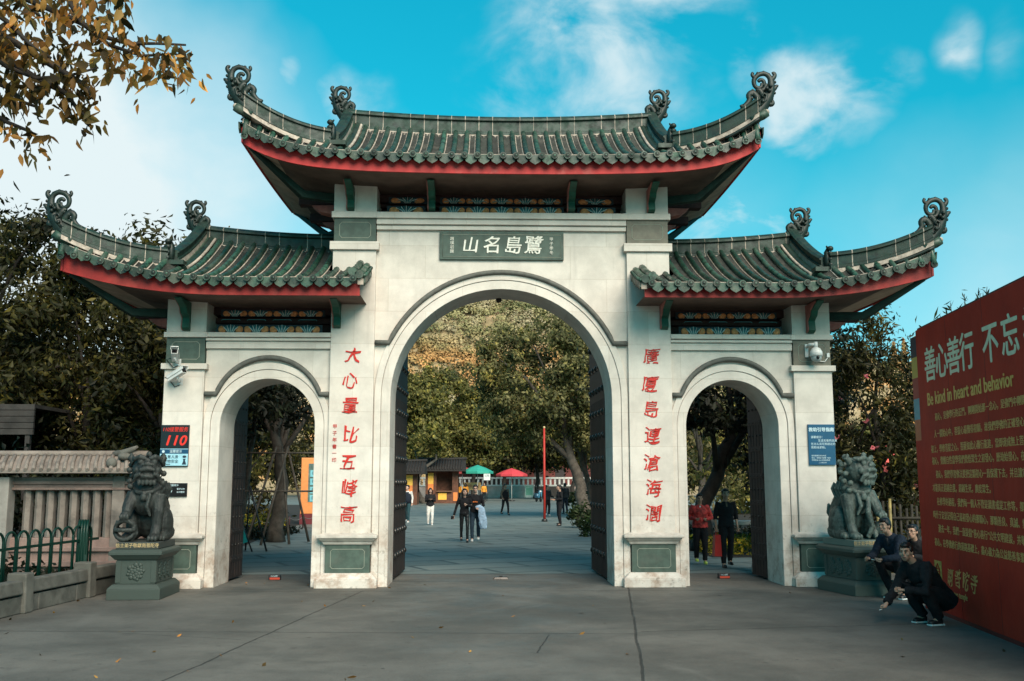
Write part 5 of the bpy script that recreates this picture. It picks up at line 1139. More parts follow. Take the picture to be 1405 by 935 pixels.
def parasol(label, x, y, h, r, col, writing=None):
    t = thing('parasol', label, 'parasol', (x, y, 0), 0, 'parasols at the end of the plaza'); mt = flat(label[:14].replace(' ', '_'), col, .6)
    MB().tube([(0, 0, 0), (0, 0, h)], .03, 8).build('pole', WHITEW, t); MB().lathe([(.3, 0), (.3, .08), (.06, .12)], 12).build('base', IRON, t)
    m = MB(); n = 8; v = [(0, 0, h + .05)]
    for j in range(n):
        a = 2 * math.pi * j / n; v += [(r * .5 * math.cos(a), r * .5 * math.sin(a), h - .18), (r * math.cos(a), r * math.sin(a), h - .52), (r * math.cos(a), r * math.sin(a), h - .70)]
    f = []
    for j in range(n): a, b_ = 1 + 3 * j, 1 + 3 * ((j + 1) % n); f += [(0, a, b_), (a, a + 1, b_ + 1, b_), (a + 1, a + 2, b_ + 2, b_ + 1)]
    m.add(v, f, smooth=False); m.build('canopy', mt, t)
    if writing:
        m = MB(); m.text(writing, .2, FRONT(0, -r * .93, h - .61), .002); m.build('lettering', WHITEINK, t)
g = ground(655, 690); parasol('green parasol beside the wooden kiosk', g.x, g.y, 3.15, 1.35, (.03, .30, .22)); g = ground(702, 688); parasol('red parasol by the balustrade', g.x, g.y, 2.95, 1.45, (.55, .05, .06)); g = ground(634, 687); parasol('dusky red parasol half hidden behind the kiosk roof', g.x, g.y, 3.2, 1.3, (.30, .05, .045))
g = ground(648, 689); t = thing('menu_banner', 'pale orange menu banner under the green parasol', 'banner', (g.x, g.y - 1, 0)); MB().box(-.75, .75, -.04, 0, 1.05, 1.7).build('panel', flat('menu_orange', (.70, .40, .16)), t); m = MB(); m.text('素食小吃', .3, FRONT(0, -.043, 1.38), .001); m.build('lettering', PR, t)
for x in (-.7, .7): MB().tube([(x, 0, 0), (x, 0, 1.05)], .025, 6).build('leg', IRON, t)
g = ground(668, 688); t = thing('white_sign', 'small white notice on a post behind the yellow-jacketed woman', 'sign', (g.x, g.y, 0)); MB().tube([(0, 0, 0), (0, 0, 2.6)], .03, 6).build('post', IRON, t); MB().box(-.3, .3, -.05, -.01, 1.9, 2.65).build('panel', flat('white_board', (.6, .62, .6)), t); m = MB(); m.text('公告', .24, FRONT(0, -.053, 2.3), .001); m.build('lettering', DARKINK, t)
g = ground(723, 683); t = thing('a_board', 'pale green folding notice board by the dark terrace panel', 'sign board', (g.x, 87, 0)); T_ = Matrix.Rotation(R(-10), 4, 'X'); MB().box(-.45, .45, -.03, .0, .1, 1.45, T_).build('panel', flat('board_white', (.55, .62, .55)), t); m = MB(); m.box(-.36, .36, -.034, -.031, .35, 1.3, T_); m.build('green_notice', flat('notice_green', (.22, .48, .33)), t); m = MB(); m.text('游客须知', .17, T_ @ FRONT(0, -.036, 1.15), .001); m.build('lettering', WHITEINK, t)
for x in (-.4, .4): MB().tube([(x, .5, 0), (x, .2, 1.35)], .03, 6).build('leg', WHITEW, t)
g = ground(747, 683); zt = at(747, 588, 28.0).z; t = thing('red_pole', 'tall thin red pole standing at the back of the plaza', 'pole', (at(747, 680, 28.0).x, 28.0, 0)); MB().tube([(0, 0, 0), (0, 0, zt)], [.06, .045], 10).build('shaft', flat('pole_red', (.42, .03, .02)), t); MB().lathe([(.14, 0), (.13, .10), (.07, .14)], 12).build('base', IRON, t); MB().ball((0, 0, zt + .04), .06, 8, 6).build('finial', GOLD, t)
# parked scooter under a blue cover
g = ground(739, 689); t = thing('scooter', 'dark parked scooter with blue side panels by the red pole', 'scooter', (g.x, g.y, 0), R(14)); SBLK = flat('scooter_black', (.012, .013, .016), .35); SBLU = flat('scooter_blue', (.05, .20, .30), .35)
for y in (-.62, .62): m = MB(); m.smooth = True; m.tube([(0, y + .21 * math.cos(a), .25 + .21 * math.sin(a)) for a in [2 * math.pi * i / 16 for i in range(17)]], .06, 7); w = m.build('wheel', SBLK, t); MB().tube([(-.04, y, .25), (.04, y, .25)], .12, 10).build('rim', IRON, w)
m = MB(); m.prism([(-.45, .35), (.75, .35), (.85, .75), (.1, .72), (.0, .5), (-.35, .5), (-.5, 1.0), (-.6, .98)], -.15, .15, 'x'); m.build('body', SBLU, t, .03); MB().ball((0, .4, .82), (.16, .42, .09), 10, 6).build('seat', SBLK, t); m = MB(); m.tube([(-.34, -.45, 1.12), (0, -.5, 1.05), (.34, -.45, 1.12)], .022, 6); m.tube([(0, -.5, 1.05), (0, -.6, .3)], .04, 6); m.build('handlebar', SBLK, t); MB().ball((0, -.58, .92), (.09, .06, .08), 10, 6).build('headlight', WHITEPL, t)
for e in (-1, 1): MB().tube([(e * .3, -.45, 1.12), (e * .36, -.45, 1.32), ], .012, 5).ball((e * .36, -.45, 1.36), (.07, .015, .05), 8, 5).build('mirror', SBLK, t)
# ------------------------------------------------------------------ hill
def hz(x, y):
    crest = 47 + (2 if x < 0 else 0) - (17 * min(1.3, (max(0, x) / 85)) ** 1.6) - 22 * min(1.3, max(0, -x - 10) / 90) ** 1.2
    f = max(0., min(1., (y - 108) / 105)); f = f * f * (3 - 2 * f) * .75 + f * .25
    return crest * f + (2.5 * noise.noise((x * .03, y * .03, 0)) + 1.2 * noise.noise((x * .09, y * .09, 3))) * min(1, f * 4) - .05
nx, ny = 70, 40; v = []; f = []
for i in range(nx + 1):
    for j in range(ny + 1): x = -220 + 440 * i / nx; y = 106 + 150 * j / ny; v.append((x, y, hz(x, y)))
f = [(i * (ny + 1) + j, (i + 1) * (ny + 1) + j, (i + 1) * (ny + 1) + j + 1, i * (ny + 1) + j + 1) for i in range(nx) for j in range(ny)]
b = NB('hill_earth'); c = b.ramp(b.noise(.12, 6, .65), [(.3, (.17, .14, .065)), (.5, (.34, .25, .135)), (.7, (.5, .37, .22))]); m = MB(); m.smooth = True; m.add(v, f).build('hill', b.done(c, .95, b.bump(b.noise(1.2, 5, .6), .6, .3)))['kind'] = 'structure'
b = NB('hill_leaf'); g = b.new('ShaderNodeNewGeometry').outputs['Random Per Island']
c = b.ramp(b.noise(.085, 2, .5), [(.30, (.035, .05, .022)), (.42, (.10, .115, .045)), (.52, (.28, .24, .11)), (.60, (.36, .29, .18)), (.70, (.15, .16, .06))]); z_ = b.sep()[2]; lo = b.math('MULTIPLY', b.range(z_, 31, 21), b.range(b.noise(.13, 2, .5), .38, .54)); c = b.mix(lo, c, (.56, .29, .11)); c = b.mix(g, b.mix(1., c, (.82, .82, .82), 'MULTIPLY'), b.mix(1., c, (1.15, 1.15, 1.15), 'MULTIPLY')); HL = b.done(c, .7, None, 0, .2)  # ramp contrast paints bush shading, raised tones stand in for haze
rng = np.random.default_rng(4); q = []; qo = []
for i in range(3800):
    y = 112 + 100 * rng.random() ** .8; x = (y + 18) * rng.uniform(-.16, .2) if rng.random() < .6 else (y + 18) * rng.uniform(-.55, .62)
    if rng.random() < .12: continue
    r = rng.uniform(.8, 2.0) * (.7 + y / 300); k = int(120 * rng.uniform(.6, 1.4)); d = rng.normal(size=(k, 3)); d /= np.linalg.norm(d, axis=1, keepdims=True); d[:, 2] = np.abs(d[:, 2]) * rng.uniform(.7, 1.3)
    q.append(np.array([x, y, hz(x, y) - .1]) + d * r * rng.uniform(.75, 1.0, (k, 1))); qo.append(d)
leaves('hill_scrub', HL, np.concatenate(q), .46, None, rng, ratio=.85, kind='stuff', out=np.concatenate(qo), jit=.18)
for i, (px, Y, h, r) in enumerate(((1247, 190, 6.5, 1.7), (1262, 196, 8.5, 1.9), (1280, 192, 5.0, 1.8), (1233, 185, 5.5, 1.9))):
    g = at(px, 600, Y); zb = hz(g.x, Y); t = thing('far_conifer', ['short conifer left on the far skyline', 'tallest conifer on the far skyline', 'low conifer on the far skyline nearest the banner', 'conifer on the far skyline closest to the gate'][i], 'tree', (g.x, Y, zb), 0, 'conifers on the far hill'); rng = np.random.default_rng(i)
    k = 500; f_ = rng.random(k) ** .7; a = rng.random(k) * 6.28; rad = r * f_ * (.6 + .4 * np.sin(f_ * 40)) * rng.uniform(.5, 1, k); P_ = np.stack([rad * np.cos(a), rad * np.sin(a), h * (1 - f_) + .8], 1); leaves('crown', HL, P_, .8, t, rng, droop=.5); MB().tube([(0, 0, -.3), (0, 0, h * .9)], [.2, .05], 6).build('trunk', DARKBARK, t)
# ------------------------------------------------------------------ autumn tree at the front left
t = thing('autumn_tree', 'orange-leaved tree whose twigs hang in at the top left corner', 'tree', (-7.6, -9.6, 0)); rng = np.random.default_rng(21); B0 = Vector((-7.6, -9.6, 0)); m = MB(); m.smooth = True
m.tube([(0, 0, 0), (.1, 0, 2.5), (.25, .1, 5), (.3, .1, 8.5)], [.22, .18, .15, .07], 10)
def pth(pp, Y): return [at(x, y, Y) - B0 for x, y in pp]
br = [([(-140, 60), (-40, 20), (20, 0), (55, 22)], -9.6), ([(60, -70), (88, -10), (112, 32), (150, 62), (195, 77), (240, 74), (262, 84)], -9.4), ([(-120, 40), (-30, 65), (10, 92), (50, 108), (95, 104), (135, 93)], -9.8), ([(-90, 120), (-20, 150), (10, 168), (42, 181), (56, 196)], -9.5), ([(112, 32), (140, 50), (175, 60), (215, 60), (255, 62)], -9.35), ([(95, 104), (118, 118), (128, 136)], -9.75), ([(50, 108), (90, 128), (105, 148), (118, 160)], -9.7), ([(-60, -20), (10, 30), (40, 60), (70, 80)], -9.9), ([(150, -60), (160, -8), (168, 6)], -9.5), ([(-40, 100), (10, 120), (30, 140), (60, 150)], -9.6)]
q = []
for pp, Y in br:
    P_ = pth(pp, Y); m.tube([Vector((.3, .1, 6.0)) if P_[0].x < 2.4 else Vector((.3, .1, 7.4))] + P_, [.06] + [.026 * (1 - .75 * i / len(P_)) for i in range(len(P_))], 6)
    for i in range(len(P_) - 1):
        n_ = int((P_[i + 1] - P_[i]).length * 44)
        for k in range(n_): p = P_[i].lerp(P_[i + 1], rng.random()); q.append((p.x + rng.normal() * .07, p.y + rng.normal() * .2, p.z - abs(rng.normal()) * .13))
def patch(x0, x1, y0, y1, n, Y=-9.6):
    for k in range(n): p = at(rng.uniform(x0, x1), rng.uniform(y0, y1), Y + rng.normal() * .35) - B0; q.append(tuple(p))
patch(-40, 90, -30, 90, 230); patch(-30, 125, 55, 130, 150); patch(90, 178, -20, 45, 120); patch(130, 262, 62, 110, 100); patch(0, 60, 120, 155, 18); patch(32, 68, 182, 212, 16); patch(95, 125, 120, 170, 20); patch(150, 172, -5, 5, 6)
q = np.array(q)
big, _ = crown_points(rng, (-.4, .6, 8.2), (3.0, 2.6, 2.0), 40, 60, .6); ov, _ = crown_points(rng, (3.2, -2.0, 9.4), (3.6, 3.2, 1.7), 46, 75, .7); m.tube([(.3, .1, 8.0), (1.6, -.9, 8.9), (3.2, -2, 9.4)], [.08, .06, .03], 6); big = np.concatenate([big, ov]); big = np.array([p for p in big if not (p[0] > 1.6 and p[2] < 7.5)]);  # overhead clumps out of view, added to shade the left side
fine_leaves('crown', LAUT, np.concatenate([q, q[::3] + rng.normal(size=q[::3].shape) * [.05, .12, .05], big]), .122, t, rng, droop=1.5); m.build('trunk', DARKBARK, t)
rng = np.random.default_rng(31); n = 260; q = np.stack([rng.uniform(-8, 7, n), rng.uniform(-10, 1.0, n) , np.full(n, .012)], 1); q = q[(rng.random(n) < np.clip(.25 + (-q[:, 0]) * .08, .08, 1))]
leaves('fallen_leaves', LAUT, q, .075, None, rng, up=2.5, fold=.1, kind='stuff')
make_tree('added_shade_tree', 'unseen tree added at the right to shade the red banner and pier', (13.0, -10.5, 0), (-3.4, -.4, 9.6), (3.6, 3.2, 1.9), 60, 80, .75, .2, LDEEP, [(0, 0, 0), (-.2, 0, 3), (-.8, 0, 6), (-2.5, 0, 9)], .25, DARKBARK, 120, 8, None)  # out of view, added for its soft shade on the right side
# ------------------------------------------------------------------ people
SKIN = M('skin', (.40, .235, .165), .55, .12, 9, .05, 60); SKIN2 = M('skin_pale', (.50, .32, .245), .55, .1, 9, .05, 60)
HAIR = M('black_hair', (.010, .009, .009), .45, .3, 40, .3, 120); EYE = flat('eye_dark', (.012, .01, .01), .2); LIP = flat('lips', (.30, .10, .08), .5)
def cloth(name, col, rough=.85): return M(name, col, rough, .18, 7, .35, 22, .012, spec=.2)
BLK = cloth('black_cloth', (.012, .012, .014)); CHAR = cloth('charcoal_cloth', (.028, .029, .033)); NAVYC = cloth('navy_cloth', (.014, .02, .032)); JEANS = cloth('blue_jeans', (.022, .04, .06)); WHT = cloth('white_cloth', (.62, .60, .56)); YEL = cloth('yellow_jacket', (.72, .30, .04)); LEATHER = M('leather', (.012, .012, .013), .35, .3, 9, .25, 30); REDC = M('red_print', (.42, .035, .03), .7, .55, 14, .2, 30); TAUPE = cloth('taupe_knit', (.12, .095, .07)); PALEBLUE = cloth('pale_blue_coat', (.33, .46, .60)); TEALJ = cloth('teal_jeans', (.02, .055, .065)); SHOEW = flat('white_shoe', (.62, .62, .6), .5); NEON = flat('neon_shoe', (.60, .68, .12), .5); SHOEB = flat('black_shoe', (.015, .015, .016), .4)
def V(*a): return Vector(a)
def stand(stride=0., arms=None):
    J = dict(pelvis=V(0, 0, .95), chest=V(0, 0, 1.27), neck=V(0, .015, 1.43), head=V(0, -.02, 1.595))
    for s, n in ((-1, 'L'), (1, 'R')):   # L = viewer's left when the figure faces the camera
        J['sh' + n] = V(s * .175, .01, 1.385); J['el' + n] = V(s * .235, .02, 1.115); J['wr' + n] = V(s * .235, -.055, .885)
        f = s * stride
        J['hip' + n] = V(s * .085, 0, .91); J['kn' + n] = V(s * .095, -.03 - f * .55 - abs(stride) * .06, .49); J['an' + n] = V(s * .09, .03 - f, .085 + (.05 if f < 0 else 0) * (abs(stride) > 0)); J['rz' + n] = 0.
    if arms: J.update(arms)
    return J
def squat(lean=1., arms=None, up=0.):
    J = dict(pelvis=V(0, .25, .31 + up), chest=V(0, .02 - .06 * lean, .66 + up * 1.2), neck=V(0, -.10 - .06 * lean, .80 + up * 1.25), head=V(0, -.19 - .07 * lean, .93 + up * 1.3))
    for s, n in ((-1, 'L'), (1, 'R')):
        J['sh' + n] = V(s * .175, -.05 - .06 * lean, .755 + up * 1.2); J['el' + n] = V(s * .25, -.20, .52 + up); J['wr' + n] = V(s * .12, -.42, .50 + up)
        J['hip' + n] = V(s * .10, .24, .30 + up); J['kn' + n] = V(s * .18, -.20, .50 + up * .6); J['an' + n] = V(s * .14, .07, .09)
    if arms: J.update(arms)
    return J
def person(label, loc, rz, h, J, top, bottom, shoes, hair='short', head=(0, 0), skin=SKIN, vox=.013, group=None, sole=None, loose=1., sleeve=None, collar=None, glasses=False, held=None):
    t = thing('person', label, 'person', (loc[0], loc[1], 0), rz, group); k = h / 1.72
    J = {a: (b_ * k if isinstance(b_, Vector) else b_) for a, b_ in J.items()}; K = lambda r: r * k
    axis = (J['chest'] - J['pelvis']).normalized(); fwd = V(0, -1, 0); fwd = (fwd - axis * fwd.dot(axis)).normalized()
    HM = Matrix.Translation(J['head']) @ Matrix.Rotation(head[0], 4, 'Z') @ Matrix.Rotation(head[1], 4, 'X') @ Matrix.Scale(k, 4)
    m = MB(); m.smooth = True
    def HB(c, r): m.ball(c, r, 12, 8, HM)
    HB((0, .012, .02), (.076, .095, .098)); HB((0, -.028, -.052), (.056, .062, .062)); HB((0, -.05, -.088), (.028, .028, .024)); m.tube([(0, -.088, .025), (0, -.106, -.012), (0, -.10, -.026)], [.010, .017, .014], 8, True, HM)
    HB((0, -.084, -.052), (.026, .014, .010)); HB((0, -.08, .038), (.055, .018, .012))
    for e in (-1, 1): HB((e * .077, .005, -.008), (.012, .020, .032)); HB((e * .045, -.062, -.02), (.022, .022, .02))
    m.tube([J['neck'] - axis * K(.06), J['neck'], J['head'] + V(0, .01, -.04) * k], [K(.062), K(.053), K(.052)], 10)
    m.tube([J['pelvis'], (J['pelvis'] + J['chest']) / 2, J['chest'], J['neck'] - axis * K(.03)], [K(.11), K(.10), K(.105), K(.06)], 10)
    for n in 'LR':
        m.tube([J['chest'] * .3 + J['sh' + n] * .7, J['sh' + n], J['el' + n], J['wr' + n]], [K(.06), K(.048), K(.038), K(.026)], 9)
        m.tube([J['pelvis'] * .4 + J['hip' + n] * .6, J['hip' + n], J['kn' + n], J['an' + n]], [K(.07), K(.06), K(.040), K(.030)], 9)
        m.tube([J['an' + n], J['an' + n] + V(0, -.12, -.045) * k], [K(.036), K(.03)], 8)
        d = (J['wr' + n] - J['el' + n]).normalized(); m.tube([J['wr' + n], J['wr' + n] + d * K(.03), J['wr' + n] + d * K(.085)], [K(.024), K(.032), K(.034)], 9, sx=1.1, sy=.6)
    body = m.fused(vox, 1)
    for s, n in ((-1, 'L'), (1, 'R')):
        d = (J['wr' + n] - J['el' + n]).normalized(); side = d.cross(V(0, -1, .2)); side = side.normalized() if side.length > .1 else V(1, 0, 0); pn = side.cross(d).normalized(); b0 = J['wr' + n] + d * K(.07)
        for q, L in zip((-1.5, -.5, .5, 1.5), (.062, .072, .068, .052)):
            p0 = b0 + side * K(.0165 * q); p1 = p0 + (d * .8 + pn * .15) * K(L * .55); p2 = p1 + (d * .6 + pn * .7).normalized() * K(L * .5); body.tube([p0 - d * K(.02), p0, p1, p2], [K(.010), K(.0095), K(.009), K(.007)], 6)
        p0 = J['wr' + n] + d * K(.03) - side * K(.026) * s; p1 = p0 + (d * .7 - side * .6 * s + pn * .3).normalized() * K(.035); body.tube([p0, p1, p1 + (d + pn * .3).normalized() * K(.03)], [K(.012), K(.010), K(.008)], 6)
    bo = body.build('body', skin, t)
    m = MB(); m.smooth = True
    for e in (-1, 1): m.ball((e * .031, -.086, .012), (.0095, .006, .005), 8, 5, HM); m.tube([(e * .016, -.094, .033), (e * .034, -.094, .038), (e * .050, -.085, .033)], .0028, 5, True, HM)
    m.build('eyes', EYE, bo); m = MB(); m.smooth = True; m.tube([(-.024, -.094, -.052), (0, -.099, -.053), (.024, -.094, -.052)], .005, 5, True, HM); m.build('mouth', LIP, bo)
    if glasses:
        m = MB(); m.smooth = True
        for e in (-1, 1): m.tube([(e * .032 + .021 * math.cos(a), -.101, .010 + .016 * math.sin(a)) for a in [2 * math.pi * i / 10 for i in range(11)]], .0032, 4, True, HM); m.tube([(e * .053, -.099, .014), (e * .08, .0, .01)], .003, 4, True, HM)
        m.tube([(-.011, -.102, .014), (.011, -.102, .014)], .003, 4, True, HM); m.build('glasses', EYE, t)
    # hair
    m = MB(); m.smooth = True; m.ball((0, .028, .045), (.084, .094, .086), 14, 9, HM); m.ball((0, .055, .0), (.078, .062, .085), 12, 8, HM); m.ball((0, -.05, .092), (.062, .045, .03), 12, 8, HM)
    for e in (-1, 1): m.ball((e * .074, .0, .035), (.014, .035, .045), 8, 6, HM)
    if hair == 'long':
        m.tube([(0, .06, .05), (0, .085, -.06), (0, .085, -.20), (0, .075, -.30)], [.075, .085, .08, .04], 10, True, HM, sx=1.15, sy=.6, upv=(0, 1, 0))
        for e in (-1, 1): m.tube([(e * .07, -.01, .05), (e * .088, .0, -.05), (e * .09, -.01, -.18)], [.03, .03, .015], 8, True, HM)
    if hair == 'bun': m.ball((0, .10, .10), (.05, .05, .05), 10, 7, HM)
    m.fused(.012, 1, .004, 60).build('hair', HAIR, t)
    # top
    m = MB(); m.smooth = True; w = loose
    def torso(pts):
        m.tube([p for p, a, b_ in pts], [1.] * len(pts), 14, True, sx=1, sy=1, upv=tuple(-fwd)) if False else None
        v = []; n = 16
        for p, a, b_ in pts:
            side = axis.cross(fwd).normalized()
            for j in range(n): an = 2 * math.pi * j / n; v.append(tuple(p + side * a * math.cos(an) + fwd * b_ * math.sin(an)))
        f = [(i * n + j, i * n + (j + 1) % n, (i + 1) * n + (j + 1) % n, (i + 1) * n + j) for i in range(len(pts) - 1) for j in range(n)] + [tuple(range(n - 1, -1, -1)), tuple((len(pts) - 1) * n + j for j in range(n))]
        m.add(v, f)
    pe, ch = J['pelvis'], J['chest']
    torso([(pe - axis * K(.07), K(.175 * w), K(.125 * w)), (pe, K(.17 * w), K(.122 * w)), (pe.lerp(ch, .45), K(.152 * w), K(.112 * w)), (ch, K(.182 * w), K(.125 * w)), (ch.lerp(J['neck'], .6), K(.130 * w), K(.09 * w)), (J['neck'] + axis * K(.005), K(.068), K(.064))])
    for n in 'LR':
        sh, el, wr = J['sh' + n], J['el' + n], J['wr' + n]; e_ = wr if sleeve is None else el.lerp(wr, sleeve)
        m.tube([ch.lerp(sh, .55), sh, sh.lerp(el, .5), el, e_], [K(.075), K(.068 * w), K(.058 * w), K(.050 * w), K(.041 * w)], 10)
    m.fused(.014, 1, .011 * k, 15).build('jacket' if w > 1.05 else 'shirt', top, t)
    if collar is not None:
        m = MB(); m.smooth = True; o = J['neck'] - axis * K(.01); m.tube([o + fwd * K(.075), o + fwd * K(.09) - axis * K(.10), o + fwd * K(.112) - axis * K(.2)], [K(.02), K(.03), K(.008)], 6); m.build('shirt_front', collar, t)
    # trousers
    m = MB(); m.smooth = True; m.ball(pe - axis * K(.02), (K(.165), K(.118), K(.11)), 14, 9)
    for n in 'LR':
        hp, kn, an = J['hip' + n], J['kn' + n], J['an' + n]; ww = loose if bottom is not LEATHER else .85
        m.tube([pe.lerp(hp, .7), hp, hp.lerp(kn, .5), kn, kn.lerp(an, .5), an + V(0, 0, .005)], [K(.095), K(.098 * ww), K(.083 * ww), K(.066 * ww), K(.058 * ww), K(.052 * ww)], 10)
    m.fused(.014, 1, .007 * k, 12).build('trousers', bottom, t)
    for n in 'LR':
        an = J['an' + n]; m = MB(); m.smooth = True; r_ = Matrix.Translation((an.x, an.y, max(0, an.z - .085 * k))) @ Matrix.Scale(k, 4)
        m.ball((0, .0, .055), (.042, .055, .05), 10, 7, r_); m.ball((0, -.085, .04), (.044, .10, .038), 12, 7, r_); m.tube([(0, .03, .02), (0, -.16, .02)], .04, 8, True, r_, sx=1.05, sy=.5)
        sh_ = m.fused(.011, 1).build('shoe', shoes, t)
        if sole is not None: m = MB(); m.mat(0); m.box(-.045, .045, -.17, .05, 0, .022, r_); m.build('sole', sole, sh_, .006)
    return t, J
def gp(px, py): g = ground(px, py); return (g.x, g.y)
GRP = 'visitors on the plaza'
# the couple walking towards the gate
A = stand(.13, dict(wrR=V(.06, -.20, 1.20), elR=V(.25, -.06, 1.13), wrL=V(-.34, -.06, .86), elL=V(-.27, .03, 1.10)))
t, J = person('woman in tight black clothes walking beside the man with the blue coat', gp(637, 744.5), R(4), 1.63, A, BLK, LEATHER, SHOEB, 'long', (R(10), 0), SKIN2, group=GRP, loose=.92)
MB().box(-.42, -.32, -.12, -.1, .70, .80).build('handbag', BLK, t, .01)
A = stand(-.10, dict(wrR=V(.10, -.26, 1.02), elR=V(.25, -.02, 1.10), wrL=V(-.30, -.10, 1.16), elL=V(-.30, .02, 1.14)))
t, J = person('man in glasses with dark jeans and a pale blue coat over his arm', gp(652, 743.5), R(-3), 1.74, A, BLK, JEANS, SHOEW, 'short', (0, 0), SKIN2, group=GRP, glasses=True, sleeve=.9)
m = MB(); m.smooth = True; m.tube([(.10, -.24, 1.10), (.20, -.24, 1.02), (.22, -.22, .80), (.26, -.20, .55), (.27, -.18, .40)], [.06, .10, .12, .14, .10], 10, sx=1., sy=.5, upv=(0, 1, 0)); m.ball((.12, -.2, 1.05), (.12, .09, .08), 10, 7); o = m.fused(.016, 2, .02, 8).build('carried_coat', PALEBLUE, None, loc=t.location, rot=t.rotation_euler); tag(o, 'pale blue coat hanging over the arm of the man in glasses', 'coat')
m = MB(); m.box(-.07, -.02, -.150, -.145, 1.20, 1.235); m.box(-.01, .03, -.150, -.145, 1.205, 1.24); m.box(.04, .075, -.150, -.145, 1.20, 1.23); m.build('chest_mark', M('chest_orange', (.6, .15, .03), .6), t)
A = stand(.06, dict(wrL=V(-.06, -.22, 1.20), elL=V(-.22, -.05, 1.12), wrR=V(.06, -.22, 1.20), elR=V(.22, -.05, 1.12)))
t, J = person('woman in black top and white wide trousers holding her phone up', gp(590, 721), R(6), 1.56, A, BLK, WHT, SHOEW, 'long', (0, R(12)), SKIN2, group=GRP, loose=1.12); MB().box(-.04, .04, -.30, -.288, 1.10, 1.24).build('phone', BLACKPL, t)
A = stand(.14, dict(wrL=V(-.16, -.26, 1.14), elL=V(-.24, .0, 1.12)))
t, J = person('man in dark vest over pale sleeves by the left door leaf', gp(558.5, 717.5), R(-12), 1.68, A, WHT, TEALJ, SHOEW, 'short', (R(-30), 0), SKIN2, group=GRP); m = MB(); m.smooth = True; m.tube([(0, 0, .86), (0, 0, 1.05), (0, 0, 1.24), (0, 0, 1.36)], [1, 1, 1, .58], 14, sx=.185, sy=.135, upv=(0, 1, 0)); m.build('vest', NAVYC, t)
t, J = person('balding man striding in dark clothes, alone mid plaza', gp(693, 707), R(28), 1.70, stand(.24, dict(wrR=V(.27, .06, .88), wrL=V(-.24, -.16, .92))), TAUPE, BLK, SHOEB, 'short', (0, 0), SKIN, group=GRP)
m = MB(); m.smooth = True; m.tube([(0, 0, .88), (0, 0, 1.06), (0, 0, 1.24), (0, 0, 1.36)], [1, 1, 1, .58], 14, sx=.19, sy=.138, upv=(0, 1, 0)); m.build('vest', BLK, t)
t, J = person('man in a long dark suit seen in profile, nearest the big tree', gp(768, 722), R(-75), 1.70, stand(.03, dict(wrL=V(-.14, -.24, 1.10), wrR=V(.14, -.24, 1.10))), BLK, BLK, SHOEB, 'short', (0, 0), group=GRP, loose=1.12)
t, J = person('woman in black jacket and white shoes facing two men', gp(751, 708), R(24), 1.62, stand(.05, dict(wrR=V(.30, -.25, 1.05))), CHAR, BLK, SHOEW, 'bun', (R(20), 0), SKIN2, group=GRP, loose=1.1)
t, J = person('man in dark jacket and jeans standing behind the suited man', gp(775.5, 705.5), R(-150), 1.74, stand(.04), CHAR, NAVYC, SHOEB, 'short', (0, 0), group=GRP, loose=1.1)
t, J = person('man in dark clothes standing at the wooden kiosk counter', gp(619, 690.3), R(170), 1.72, stand(.1), BLK, NAVYC, SHOEB, 'short', (0, 0), group=GRP, vox=.018)
for px, py, rz, lab in ((630, 690.2, 150, 'left one of two women in yellow jackets seen from behind'), (638.5, 690, 190, 'right one of two women in yellow jackets seen from behind'), (664, 688.8, 20, 'woman in yellow jacket alone by the menu banner')):
    person(lab, gp(px, py), R(rz), 1.66, stand(.06), YEL, BLK, SHOEB, 'long', (0, 0), SKIN2, vox=.018, group=GRP)
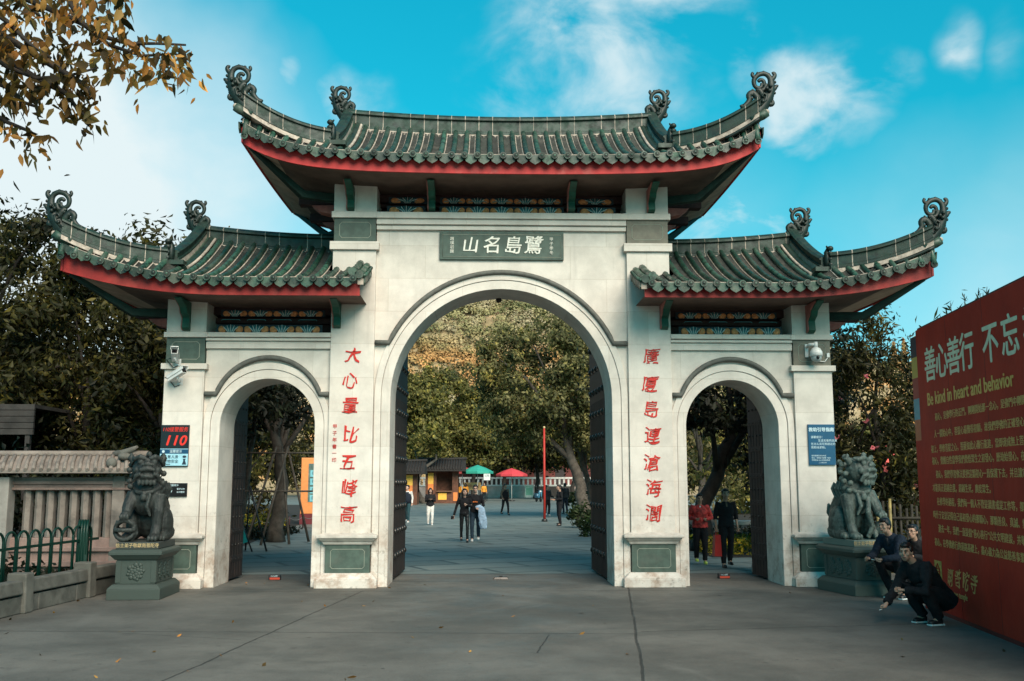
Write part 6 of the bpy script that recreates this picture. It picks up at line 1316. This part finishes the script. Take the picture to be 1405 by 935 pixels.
# the two leaving through the right arch
t, J = person('person in red patterned jacket and neon shoes in the right arch', gp(962, 774), R(-4), 1.58, stand(.10, dict(wrL=V(-.12, -.20, 1.10), wrR=V(.12, -.20, 1.10), elL=V(-.28, .0, 1.12), elR=V(.28, .0, 1.12))), REDC, BLK, NEON, 'short', (0, R(8)), SKIN, group='couple in the right arch', loose=1.15, collar=WHT)
t, J = person('man in black shirt carrying a red bag in the right arch', gp(998, 779), R(3), 1.70, stand(-.07), BLK, BLK, SHOEB, 'short', (R(-8), 0), SKIN, group='couple in the right arch', sleeve=.35, loose=1.05, collar=TAUPE)
w = J['wrL']; m = MB(); m.frustum((w.x - .10, w.x + .06, w.y - .16, w.y + .06, w.z - .62), (w.x - .07, w.x + .05, w.y - .13, w.y + .03, w.z - .17)); m.tube([(w.x - .05, w.y - .09, w.z - .18), (w.x - .01, w.y - .02, w.z - .05), (w.x + .03, w.y - .0, w.z - .18)], .008, 5); o = m.build('carrier_bag', flat('bag_red', (.5, .025, .02), .4), None, .01, loc=t.location, rot=t.rotation_euler); tag(o, 'red carrier bag hanging from the hand of the man in black', 'bag')
# squatting men by the banner
GS = 'men squatting beside the red banner'
J1 = squat(.2, dict(elR=V(.24, -.24, .66), wrR=V(.16, -.50, .64), elL=V(-.25, -.20, .66), wrL=V(-.12, -.46, .64)), .16)
t, J = person('squatting man nearest the lion holding out a cigarette', (6.28, -1.92), R(-62), 1.74, J1, NAVYC, BLK, SHOEB, 'short', (R(4), R(4)), SKIN, vox=.010, group=GS, sole=SHOEW, loose=1.22, collar=CHAR)
d = (J['wrR'] - J['elR']).normalized(); p = J['wrR'] + d * .115; MB().tube([p, p + V(-.03, -.05, .015)], .005, 6).build('cigarette', SHOEW, t)
t, J = person('squatting man in glasses half hidden at the banner edge', (at(1249, 735, -1.75).x + .13, -1.66), R(-38), 1.70, squat(.1, dict(wrL=V(-.16, -.40, .70), wrR=V(.05, -.42, .68), elL=V(-.28, -.16, .62), elR=V(.28, -.16, .62)), .10), BLK, BLK, SHOEB, 'short', (R(-12), 0), SKIN, vox=.011, group=GS, loose=1.08, glasses=True)
J3 = squat(1.3, dict(elL=V(-.24, -.28, .42), wrL=V(-.20, -.46, .27), elR=V(.26, -.22, .45), wrR=V(.10, -.42, .46)), 0)
t, J = person('squatting man in black with his hand near the ground, closest to the banner', (5.50, -4.72), R(-72), 1.74, J3, BLK, BLK, SHOEB, 'short', (R(30), R(6)), SKIN, vox=.009, group=GS, sole=SHOEW, loose=1.3)
m = MB(); m.smooth = True; pe = J['pelvis']; m.ball((pe.x, pe.y + .07, pe.z + .0), (.15, .08, .05), 12, 8); m.build('shirt_hem', PALEBLUE, t)
d = (J['wrL'] - J['elL']).normalized(); p = J['wrL'] + d * .115; MB().tube([p, p + V(.0, -.055, -.01)], .005, 6).build('cigarette', SHOEW, t)
